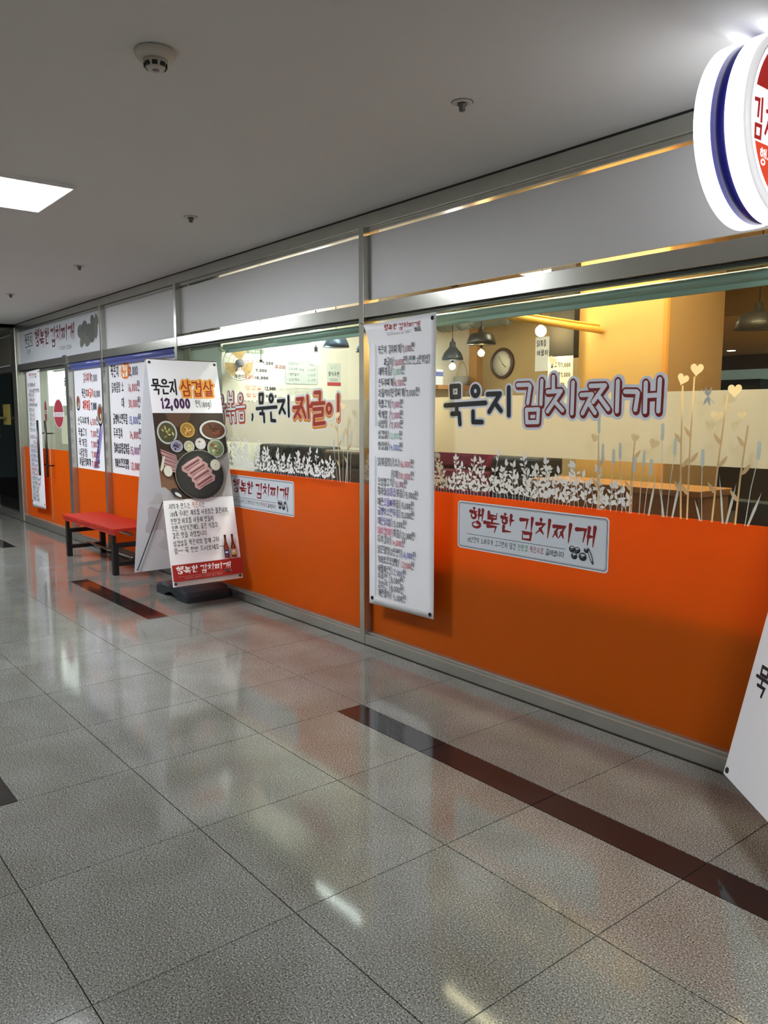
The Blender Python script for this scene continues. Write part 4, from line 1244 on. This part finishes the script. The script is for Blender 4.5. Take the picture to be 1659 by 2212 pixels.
# ================================================================== BENCH
bn = empty('bench', (-8.07, -.235, 0), 'low bench with red slatted seat on black frames by the posters', 'bench')
REDP = mat('red_paint', '#c22a1c', rough=0.35, noise=0.1, nscale=12)
n = 23
for i in range(n):
    x0 = -8.83 + i * 1.49 / n
    solid('slat', REDP, bn, b=(x0, x0 + 1.49 / n - .014, -.452, -.028, .418, .447), bev=.003)
solid('edge_board', REDP, bn, b=(-8.83, -7.345, -.44, -.405, .385, .4179), bev=.002)
solid('edge_board', REDP, bn, b=(-8.83, -7.345, -.075, -.04, .385, .4179), bev=.002)
for fx in (-8.75, -7.42):
    f = empty('leg_frame', (fx, -.235, 0)); f.parent = bn; f.matrix_parent_inverse = Matrix.Translation(bn.location).inverted()
    def sub(nm, b):
        o = solid(nm, BLACK, None, b=b, bev=.002)
        o.parent = f; o.matrix_parent_inverse = (Matrix.Translation(bn.location) @ Matrix.Translation(-bn.location) @ Matrix.Translation(f.location)).inverted()
    sub('leg', (fx - .027, fx + .027, -.44, -.39, 0, .30)); sub('leg', (fx - .027, fx + .027, -.08, -.03, 0, .30))
    sub('top_beam', (fx - .027, fx + .027, -.389, -.081, .258, .30)); sub('low_beam', (fx - .027, fx + .027, -.389, -.081, .085, .122))
    for yy in (-.425, -.065):
        solid('riser', BLACK, bn, b=(fx - .02, fx + .02, yy - .016, yy + .016, .3001, .3849))
part(MB().tube([(-8.72, -.235, .14), (-7.45, -.235, .14)], .011, 12), 'stretcher', STEEL, bn)
part(MB().tube([(-8.72, -.235, .365), (-7.45, -.235, .365)], .013, 12), 'seat_bar', STEEL, bn)

# ================================================================== INSIDE: LAMPS
SHADE = mat('shade_dark', '#3c3a34', rough=0.35, metal=0.3)
SHADEB = mat('shade_blue', '#3e4c5c', rough=0.35, metal=0.3)
SHIN = mat('shade_inner', '#e8e8e8', rough=0.4)
def pendant(x, y, z, d, m, label, bulb=True, col=(1.0, 0.62, 0.25), tall=False, bz=-.06, e_=None, br=.03):
    """z = lower rim of the shade"""
    e = empty('pendant_lamp', (x, y, z), label, 'lamp', 'pendant lamps over the tables')
    r = d / 2
    if tall:
        pr = [(r, 0), (r * .97, r * .25), (r * .8, r * .65), (r * .45, r * 1.05), (r * .3, r * 1.25), (r * .28, r * 1.6), (r * .12, r * 1.75), (r * .05, r * 2.0)]
    else:
        pr = [(r, 0), (r * .93, r * .28), (r * .78, r * .62), (r * .62, r * .72), (r * .2, r * .78), (r * .16, r * 1.1), (r * .05, r * 1.2)]
    o = MB().lathe(pr, 36).build('shade', m, e)
    md = o.modifiers.new('t', 'SOLIDIFY'); md.thickness = .002
    # open the shade: inner lining slightly smaller
    MB().lathe([(r * .985, .002), (r * .9, r * .27), (r * .7, r * .55), (0.001, r * .6)], 36).build('shade_lining', SHIN, e)
    MB().tube([(0, 0, pr[-1][1] - .002), (0, 0, 2.749 - z)], .003, 8).build('cord', BLACK, e)
    MB().lathe([(.045, 2.749 - z - .02), (.05, 2.7489 - z)], 20).build('ceiling_cap', BLACK, e)
    if bulb:
        MB().lathe([(.012, bz + br * .9), (.012, bz + br * 2.2)], 12).build('socket', BLACK, e)
        MB().lathe([(0.001, bz - br)] + [(br * math.cos(t), bz + br * math.sin(t)) for t in [-1.2, -.8, -.4, 0, .4, .8, 1.2]], 20).build('bulb', mat('bulb_%d' % int(col[2] * 100), '#ffffff', emit=e_ or BULB_E, ecol=col), e)
    return e
WARM, NEUT = (1.0, 0.60, 0.24), (1.0, 0.95, 0.85)
pendant(-5.17, 2.15, 2.13, .27, SHADE, 'wide dark pendant shade above the wall clock, seen through the nearest window', bz=-.075, e_=BULB_E)
pendant(-5.75, 2.35, 2.03, .21, SHADEB, 'small dark blue bell-shaped pendant beside the menu banner', tall=True, bz=-.06, col=NEUT)
pendant(-2.45, 1.75, 2.02, .27, SHADE, 'dark pendant shade right of the pillar, cut by the picture edge', bulb=False)
pendant(-5.45, .75, 2.05, .22, SHADEB, 'dark blue pendant shade near the main steel post in the second window', bulb=False)
pendant(-5.02, .72, 1.985, .15, SHADEB, 'smaller blue pendant shade touching the main steel post', bulb=False)
def bare_bulb(x, y, z, r, col, label, e_, cord=True):
    e = empty('hanging_bulb', (x, y, z), label, 'lamp', 'bare bulbs in the shop')
    MB().lathe([(0.001, -r)] + [(r * math.cos(t), r * math.sin(t)) for t in [-1.2, -.8, -.4, 0, .4, .8, 1.2]], 20).build('bulb', mat('bulb_b%d_%d' % (int(col[2] * 100), int(e_)), '#ffffff', emit=e_, ecol=col), e)
    MB().lathe([(.012, r * .9), (.014, r * 2), (.004, r * 2.2)], 12).build('socket', BLACK, e)
    MB().tube([(0, 0, r * 2.1), (0, 0, 2.749 - z)], .003, 6).build('cord', BLACK, e)
bare_bulb(-3.36, .82, 2.02, .034, (1.0, .66, .28), 'glowing warm bulb beside the black box near the yellow pillar', 170)
bare_bulb(-1.98, 1.1, 2.065, .045, (1.0, .66, .28), 'glowing warm bulb at the picture edge beside the dark shade', 90)
bare_bulb(-5.72, .74, 2.16, .07, NEUT, 'large glowing white bulb in front of the menu wall', 50)
bare_bulb(-5.52, .60, 1.955, .046, NEUT, 'smaller glowing white bulb below the large one', 50)
bare_bulb(-6.02, .38, 1.92, .022, (1, .9, .7), 'little glowing bulb over the printed menu prices', 40)
def shop_panel(x, y, w, d, col, e_, label, z=2.749):
    e = empty('ceiling_light', (x, y, z), label, 'light', 'ceiling lights inside the shop')
    MB().box(-w / 2, w / 2, -d / 2, d / 2, -.02, -.0005).build('diffuser', mat('shop_glow_%s' % label[:9], '#ffffff', emit=e_, ecol=col), e)
    fr = MB()
    for a in ((-w / 2 - .01, w / 2 + .01, -d / 2 - .01, -d / 2), (-w / 2 - .01, w / 2 + .01, d / 2, d / 2 + .01), (-w / 2 - .01, -w / 2, -d / 2, d / 2), (w / 2, w / 2 + .01, -d / 2, d / 2)):
        fr.box(*a, -.024, -.0005)
    fr.build('frame', SHIN, e)
shop_panel(-5.1, .62, 1.2, .3, (.97, 1.0, .98), 30, 'cool ceiling light inside above the second window')
shop_panel(-2.9, .62, 2.2, .22, (1.0, .82, .52), 34, 'warm ceiling strip inside behind the nearest window')
shop_panel(-1.5, .9, 1.2, .25, (1.0, .74, .42), 26, 'amber ceiling strip inside, out of sight behind the upper panel')
shop_panel(-4.6, 2.5, .6, .3, (1.0, .85, .62), 22, 'honey ceiling light above the clock wall')
shop_panel(-2.4, 6.5, 1.6, .6, (1.0, .8, .52), 24, 'broad ceiling light deep in the shop beside the kitchen hatch', z=2.4195)  # added out of view to brighten the soffit and the deep shop
shop_panel(-13.4, 1.2, 1.0, .3, (.85, .95, 1.0), 9, 'pale strip light inside the neighbouring dark shop')  # fill light added to lift the neighbour's dark interior
shop_panel(-8.0, 1.6, 1.5, .3, (.95, .98, 1.0), 16, 'white ceiling strip behind the price posters')
shop_panel(-10.9, 1.2, 1.0, .3, (.95, .98, 1.0), 16, 'bright ceiling strip in the entrance behind the glass door')
shop_panel(-1.0, 5.5, .5, .2, (1.0, .75, .45), 60, 'distant ceiling light under the brown soffit', z=2.4195)  # fill light out of view, added for bounce off the floor
for k, (x, y) in enumerate(((-6.0, 8.1), (-5.65, 8.6), (-6.6, 8.3), (-5.0, 7.6))):
    e = empty('downlight', (x, y, 2.4195), 'tiny recessed downlight in the brown soffit deep inside, ' + ('first of the near pair', 'above the shiny plates', 'farthest from the plates', 'next to the hanging dark shade')[k], 'light', 'tiny downlights deep in the shop')
    MB().lathe([(0.001, -.006), (.05, -.006), (.06, -.0005)], 16).build('lens', mat('down_glow', '#ffffff', emit=6, ecol=(1, .9, .7)), e)

# ---- menu wall print
mw_ = sheet('wall_menu', -6.2, -6.19, 1.5, 1.6, .3, VINYL, 'large printed price menu on the inner wall seen through the second window', 'menu')
bpy.data.objects.remove(mw_.children[0])
solid('sheet', mat('menu_sheet', '#dfe0d4', rough=0.5), mw_, b=(-6.1995, -6.196, .105, 1.42, 1.30, 2.10))
cv = Canvas(.0005)
cv.rrect(.20 - .12, 2.027, .512, 2.068, .018, '#75866e')
cv.text(('시골 간편 메뉴', '#e4e8dc'), .1, 2.034, .028, fit=.38, w=.0035)
cv.rect(.2, 2.012, 1.12, 2.0135, '#8a8c84')
def mrow(t, c, p, y0, z, h=.032, extra=None):
    cv.text((t, '#f0f0ea'), y0, z, h, fit=.165, w=.010)
    cv.text((t, c), y0, z, h, fit=.165, w=.0042)
    x = cv.text((p, '#2c3440'), y0 + .19, z, h * .95, fit=.115, w=.008)
    cv.text((extra or '원', '#7c8084'), x + .005, z, h * .5, w=.0016)
mrow('김치찌개', '#b04a40', '7,000', .302, 1.94); mrow('제육볶음', '#c04a34', '7,000', .235, 1.875)
cv.text([('묵은지', '#3a3c40'), ('짜글이', '#c0503c')], .222, 1.812, .032, fit=.19, w=.0042); cv.text(('10,000', '#2c3440'), .414, 1.812, .03, fit=.14, w=.008)
mrow('삼겹살', '#d87a2c', '12,000', .322, 1.718, .040, '원(180g)'); mrow('항정살', '#d0562c', '14,000', .33, 1.655, .034, '국내산')
cv.text(('떡볶음 꼬치', '#6c6a60'), .31, 1.60, .028, fit=.17, w=.003)
cv.rrect(.725, 1.777, 1.078, 1.980, .02, '#8c9698'); cv.rrect(.728, 1.780, 1.075, 1.977, .018, '#c3ccca')
for i, (a, b) in enumerate((('-라면사리', '1,000원'), ('-고기사리 150g', '4,000원'), ('-계란말이', '5,000원'), ('-소주/맥주', '4/ 4천원'))):
    cv.text((a, '#66737c'), .745, 1.945 - i * .047, .025, fit=.13 if i != 1 else .18, w=.003)
    cv.text((b, '#7a848c'), .965, 1.945 - i * .047, .025, fit=.09, w=.003)
cv.text(('쭈꾸미', '#9a6a6c'), .62, 1.905, .035, fit=.11, w=.006)
for i in range(5): cv.rect(.725, 1.74 - i * .014, 1.02, 1.743 - i * .014, '#aab0a8')
cv.build('printed_menu', mw_, (-6.196, 0, 0), (0, 1, 0), (0, 0, 1))
nt_ = empty('notice', (-6.2, 1.26, 1.77), 'small white notice with red foot strip on the inner wall', 'notice')
solid('sheet', mat('notice_sheet', '#c4cec8', rough=.5), nt_, b=(-6.1955, -6.194, 1.18, 1.335, 1.772, 1.98))
cv = Canvas(.0005)
cv.text(('김치', '#7a7c7c'), .03, .155, .025, fit=.08, w=.002); cv.text(('중식주문', '#3c403c'), .012, .09, .038, fit=.13, w=.005)
cv.rect(.03, .06, .12, .064, '#5a5e5a'); cv.rect(.03, .045, .12, .049, '#5a5e5a'); cv.rect(0, 0, .155, .032, '#b04048')
cv.build('printed_text', nt_, (-6.194, 1.18, 1.772), (0, 1, 0), (0, 0, 1))

# ---- wall fan beside the menu
fn = empty('wall_fan', (-6.2, .2, 1.93), 'wall fan with round guard and pale blades beside the printed menu', 'fan')
FM = Matrix.Translation((-6.07, .2, 1.93)) @ Matrix.Rotation(PI / 2, 4, 'Y') @ Matrix.Rotation(.25, 4, 'X')
for k in range(3):
    b = MB()
    a0 = k * 2 * PI / 3 + .5
    pts = [(.02 * math.cos(a0), .02 * math.sin(a0))] + [(.125 * math.cos(a0 + t) * (1 - .1 * abs(t - .4)), .125 * math.sin(a0 + t) * (1 - .1 * abs(t - .4))) for t in [0, .2, .4, .6, .8, 1.0, 1.2]]
    b.prism(pts, -.002, .002, None, FM @ Matrix.Rotation(0.0, 4, 'X'))
    part(b, 'blade', mat('blade_cream', '#dcb878', rough=0.3), fn)
part(MB().lathe([(0.001, -.03), (.03, -.03), (.034, -.01), (.034, .03), (.001, .03)], 24, None, FM), 'hub', mat('hub_grey', '#7c7c88', rough=0.4), fn)
g = MB()
for r, zz in ((.14, 0), (.14, .03), (.10, .035), (.06, .038)):
    ring = [FM @ Vector((r * math.cos(t), r * math.sin(t), zz)) for t in [2 * PI * i / 32 for i in range(33)]]
    g.tube(ring, .0018, 5)
for k in range(16):
    a = k * PI / 8
    g.tube([FM @ Vector((.03 * math.cos(a), .03 * math.sin(a), .038)), FM @ Vector((.14 * math.cos(a), .14 * math.sin(a), .03))], .001, 4)
part(g, 'guard', mat('guard_wire', '#a8a8ac', rough=0.3, metal=0.8), fn)
part(MB().tube([(-6.195, .2, 1.86), (-6.12, .2, 1.88), (-6.1, .2, 1.93)], .012, 8), 'wall_arm', mat('hub_grey', '#7c7c88', rough=0.4), fn)

# ---- clock, notes, duct box and bar around the pillar
ck = empty('wall_clock', (-5.78, 3.1, 2.03), 'round wall clock with dark brown rim on the beige wall', 'clock')
CM = Matrix.Translation((-5.78, 3.099, 2.03)) @ Matrix.Rotation(PI / 2, 4, 'X')
part(MB().lathe([(.001, .012), (.128, .012), (.13, .03), (.148, .034), (.158, .018), (.158, 0)], 40, mat('clock_rim', '#4a3428', rough=.4), CM), 'rim', None, ck)
part(MB().lathe([(.001, .0145), (.127, .0145), (.127, .0125)], 40, mat('clock_face', '#d8d2bc', rough=.5), CM), 'face', None, ck)
cv = Canvas(.0)
cv.strokes([[(0, 0), (.05, -.04)]], .008, '#3a3630'); cv.strokes([[(.01, -.01), (-.05, .07)]], .005, '#3a3630')
for k in range(12):
    a = k * PI / 6
    cv.strokes([[(.1 * math.cos(a), .1 * math.sin(a)), (.115 * math.cos(a), .115 * math.sin(a))]], .004, '#55504a', caps=False)
cv.build('hands', ck, (-5.78, 3.0835, 2.03), (1, 0, 0), (0, 0, 1))

def note(x0, x1, z0, z1, y, label, lines):
    e = empty('paper_note', (x0, y, z0), label, 'paper', 'handwritten papers inside the shop')
    solid('paper', mat('paper_white', '#dadad6', rough=.6), e, b=(x0, x1, y, y + .001, z0, z1))
    cv = Canvas(.0004)
    for t, u, v, h, f in lines: cv.text((t, '#2c2c34'), u, v, h, fit=f, weight=.12)
    cv.build('handwriting', e, (x0, y, z0), (1, 0, 0), (0, 0, 1))
note(-5.35, -5.14, 1.93, 2.26, 3.095, 'white paper note with large handwriting on the beige wall', [('닭볶음', .02, .24, .06, .12), ('해물파', .02, .15, .055, .15)])
note(-5.17, -5.05, 1.93, 2.18, 3.09, 'narrower white note overlapping the larger one', [('문의', .02, .15, .05, .07)])
note(-3.405, -3.208, 1.55, 1.869, .951, 'white handwritten price sheet hanging beside the yellow pillar', [('불고기7,000', .02, .25, .035, .16), ('순두부7,000', .02, .19, .035, .16), ('육개장', .02, .12, .035, .12), ('된장찌개7,000', .02, .05, .035, .16)])
bx = tag(MB().box(-3.40, -3.205, .95, 1.15, 1.87, 2.749, None, None, .004).build('duct_box', mat('duct_black', '#14110e', rough=.7)), 'black square duct hanging from the ceiling beside the yellow pillar', 'duct')
br_ = empty('wooden_bar', (-3.1, .6, 2.05), 'pale wooden bar sloping from the window to the yellow pillar', 'bar')
part(MB().tube([(-3.268, .42, 2.072), (-3.032, .992, 2.008)], .020, 12), 'pole', mat('bar_yellow', '#e0b050', rough=.4), br_)
part(MB().tube([(-3.272, .43, 2.100), (-3.045, .985, 2.040)], .007, 8), 'rail', mat('bar_yellow', '#e0b050', rough=.4), br_)
part(MB().box(-3.48, -3.28, .40, .44, 2.062, 2.092), 'foil_wrap', mat('crumpled_foil', '#b89a7c', rough=.3, metal=.4), br_)

vp = empty('ventilation_pipe', (-5.7, 2.62, 2.42), 'round silver ventilation pipe on the inner wall above the small blue shade', 'pipe')
part(MB().tube([(-6.195, 2.62, 2.44), (-5.3, 2.62, 2.44)], .095, 24), 'tube', mat('galvanised', '#9aa4a2', rough=.35, metal=.8), vp)
for k in range(5):
    part(MB().tube([(-6.1 + k * .19, 2.62, 2.44), (-6.085 + k * .19, 2.62, 2.44)], .099, 24), 'seam_ring', mat('galvanised', '#9aa4a2', rough=.35, metal=.8), vp)
for x in (-6.0, -5.45):
    part(MB().tube([(x, 2.62, 2.535), (x, 2.62, 2.749)], .004, 6), 'hanger', STEEL, vp)
# ---- furniture seen below the frosted band
WOOD = mat('counter_wood', '#94673a', rough=.45, noise=.18, nscale=4, stretch=(1, 1, 8))
ct = empty('wooden_counter', (-2.6, .7, 0), 'brown wooden counter behind the nearest window, by the black chairs', 'counter')
solid('counter_top', WOOD, ct, b=(-3.25, -2.13, .60, .93, 1.085, 1.12), bev=.004)
for i in range(7):
    x0 = -3.22 + i * .152
    solid('front_panel', WOOD, ct, b=(x0, x0 + .15, .63, .65, .72, 1.0849), bev=.002)
solid('side_panel', WOOD, ct, b=(-2.155, -2.135, .651, .90, .72, 1.0849))
solid('plinth', WOOD, ct, b=(-3.22, -2.16, .64, .9, 0, .719))
def cushion_seat(x0, x1, y0, y1, z0, z1, m, label):
    e = empty('bench_cushion', ((x0 + x1) / 2, (y0 + y1) / 2, 0), label, 'cushion', 'padded seat backs behind the leaves')
    k = 4
    for i in range(k):
        a, b = z0 + (z1 - z0) * i / k, z0 + (z1 - z0) * (i + 1) / k - .006
        solid('padded_roll', m, e, b=(x0, x1, y0, y1, a, b), bev=.02)
    solid('seat_box', BLACK, e, b=(x0, x1, y0, y1, 0, z0 - .001))
cushion_seat(-4.4, -3.72, .75, 1.0, .75, 1.27, mat('maroon_fabric', '#7a1a40', rough=.7), 'maroon padded seat back behind the leafy decal next to the menu banner')
cushion_seat(-3.70, -3.3, .75, 1.0, .75, 1.24, mat('black_fabric', '#1c1c20', rough=.6), 'black padded seat back between the maroon one and the wooden counter')
cushion_seat(-6.15, -5.2, .42, .62, .75, 1.26, mat('charcoal_fabric', '#26282a', rough=.6), 'charcoal padded seat back beside the inner menu wall, behind the leaves')
cushion_seat(-5.17, -4.25, .42, .62, .75, 1.24, mat('brown_fabric', '#5a4c3a', rough=.6), 'brown padded seat back near the main steel post, behind the leaves')
def chair(x, y, rz, label):
    e = empty('dining_chair', (x, y, 0), label, 'chair', 'dark chairs behind the windows')
    e.rotation_euler.z = rz
    CH = mat('chair_black', '#1a1a1d', rough=.45)
    MB().box(-.2, .2, -.2, .2, .43, .47, None, None, .012).build('seat', CH, e)
    MB().box(-.2, .2, .17, .205, .55, 1.08, None, None, .012).build('backrest', CH, e)
    for a, b in ((-.18, -.18), (.15, -.18), (-.18, .17), (.15, .17)):
        MB().box(a, a + .03, b, b + .03, 0, .43 if b < 0 else .60).build('leg', CH, e)
chair(-1.80, .95, 2.9, 'dark dining chair just right of the wooden counter')
chair(-1.30, 1.2, 2.9, 'dark dining chair at the picture edge behind the window')
chair(-.6, 1.0, 2.2, 'dark dining chair out past the picture edge')
def dining_table(x, y, w, d, label):
    e = empty('dining_table', (x, y, 0), label, 'table')
    MB().box(-w / 2, w / 2, -d / 2, d / 2, .72, .75, None, None, .005).build('table_top', WOOD, e)
    for a in (-w / 2 + .05, w / 2 - .09):
        for b in (-d / 2 + .05, d / 2 - .09):
            MB().box(a, a + .04, b, b + .04, 0, .72).build('leg', BLACK, e)
dining_table(-5.1, 1.1, 1.1, .7, 'wooden dining table behind the leaves of the second window')
chair(-4.75, 1.72, 0.1, 'dark dining chair at the wooden table in the second window')
chair(-5.45, 1.74, -.1, 'dark dining chair by the inner menu wall')
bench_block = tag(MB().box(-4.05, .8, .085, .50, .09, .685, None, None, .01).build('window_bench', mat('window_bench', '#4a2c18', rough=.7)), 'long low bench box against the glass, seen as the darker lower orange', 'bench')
# tissue box and basket on the shelf by the inner wall
sf = solid('wall_shelf', WOOD, None, b=(-6.19, -5.95, 2.35, 2.95, 1.76, 1.80)); tag(sf, 'wooden shelf on the inner wall left of the clock', 'shelf')
tb = empty('milk_carton', (-6.08, 2.45, 1.80), 'white and blue carton on the wooden shelf', 'carton')
MB().box(-.045, .045, -.045, .045, .0005, .16, None, None, .003).build('carton', mat('carton_white', '#d4dae4', rough=.5), tb)
MB().box(-.0455, .0455, -.0455, .0455, .09, .135).build('blue_band', mat('carton_blue', '#5a68a8', rough=.5), tb)
gb = empty('gift_basket', (-6.08, 2.8, 1.80), 'grey woven basket with arched handle on the wooden shelf', 'basket')
MB().lathe([(.07, .0005), (.085, .10), (.078, .10), (.065, .008), (.001, .008)], 24).build('bowl', mat('basket_grey', '#8a8c84', rough=.7), gb)
MB().tube([(0, -.078 * math.cos(t), .1 + .15 * math.sin(t)) for t in [PI * i / 12 for i in range(13)]], .007, 8).build('handle', mat('basket_handle', '#b4a080', rough=.6), gb)
# kitchen hatch deep inside
kh = empty('kitchen_hatch', (-5.2, 9.09, 1.9), 'grey-green kitchen hatch glowing far inside the shop', 'kitchen hatch')
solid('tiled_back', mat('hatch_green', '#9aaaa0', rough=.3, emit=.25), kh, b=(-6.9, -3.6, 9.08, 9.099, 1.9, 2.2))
solid('hood', mat('hood_black', '#17181a', rough=.3, metal=.5), kh, b=(-6.9, -5.9, 8.8, 9.079, 1.86, 2.04), bev=.01)
solid('ledge', mat('hatch_ledge', '#2a241e', rough=.5), kh, b=(-6.9, -3.6, 8.75, 9.079, 1.78, 1.855), bev=.005)
for k, x in enumerate((-5.35, -5.1)):
    e = empty('dish_stack', (x, 8.9, 1.856), ('shiny, faintly glowing stack of plates on the kitchen hatch next to the black hood', 'shiny, faintly glowing stack of plates on the kitchen hatch away from the hood')[k], 'plates', 'plates on the kitchen hatch')
    for j in range(6):
        MB().lathe([(.05, j * .022), (.10, j * .022 + .018), (.098, j * .022 + .02), (.001, j * .022 + .004)], 20).build('plate', mat('plate_white2', '#e4e8e8', rough=.15, emit=.3), e)  # plates emit a little; their brightness is put into the material

# ---- signs behind and on the glass door
ls = empty('lit_notice', (-10.6, .5, 1.9), 'bright backlit white sign with dark letters behind the glass door', 'sign')
solid('light_box', mat('lit_box', '#f4f6f6', emit=1.7, ecol=(1, 1, 1)), ls, b=(-10.78, -10.02, .09, .13, 1.62, 2.04))
cv = Canvas(.0008)
cv.text(('놀', '#1c1e20'), .50, .24, .12, fit=.1, w=.014); cv.text(('이', '#1c1e20'), .52, .1, .09, fit=.06, w=.01); cv.text(('영업시간', '#6a6c70'), .2, .03, .05, fit=.34, w=.008)
cv.build('printed_text', ls, (-10.78, .09, 1.62), (1, 0, 0), (0, 0, 1))
ls2 = empty('lit_notice', (-10.85, .1, 1.9), 'narrow bright sign between the door leaves', 'sign')
solid('light_box', mat('lit_box', '#f4f6f6', emit=1.7, ecol=(1, 1, 1)), ls2, b=(-10.92, -10.80, .09, .13, 1.62, 2.06))
def oval(x, z, rx, rz, label, y=.0395):
    cv = Canvas(.0003)
    cv.ellipse(0, 0, rx, rz, '#c4ccc8'); cv.ellipse(0, 0, rx * .9, rz * .94, '#a83a4a')
    cv.poly([(-rx * 1.1, rz * .1), (rx * 1.1, rz * .1), (rx * 1.1, -rz * .22), (-rx * 1.1, -rz * .22)], '#d8d8dc')
    cv.text(('김치찌개', '#a83a4a'), -rx * .8, -rz * .17, rz * .22, fit=rx * 1.6, w=rz * .03)
    o = cv.build('round_sticker', None, (x, y, z), (1, 0, 0), (0, 0, 1))
    tag(o, label, 'sticker')
oval(-10.38, 1.52, .20, .18, 'red and white round logo sticker on the right leaf of the glass door')
oval(-10.90, 1.55, .06, .15, 'narrow red and white logo sticker on the left leaf edge of the glass door')
tag(solid('paper_menu', mat('paper_green', '#b9bfa4', rough=.6), None, b=(-10.3, -9.98, .0405, .0415, 1.15, 1.5)), 'pale printed paper on the door under the round logo', 'paper')
# stickers at the neighbour's door
tag(solid('yellow_sticker', mat('sticker_yellow', '#a89a50', rough=.5), None, b=(-13.05, -12.65, .052, .054, 1.36, 1.66)), 'dull yellow sticker on the neighbouring dark glass', 'sticker')
hd = MB().tube([(-12.9, -.05, 1.18), (-12.9, -.06, 1.25), (-12.9, -.06, 1.4), (-12.9, -.05, 1.46), (-12.9, .05, 1.46)], .02, 10)
tag(hd.build('door_handle_bar', STEEL_L), 'pale curved handle on the neighbouring dark glass door', 'handle')
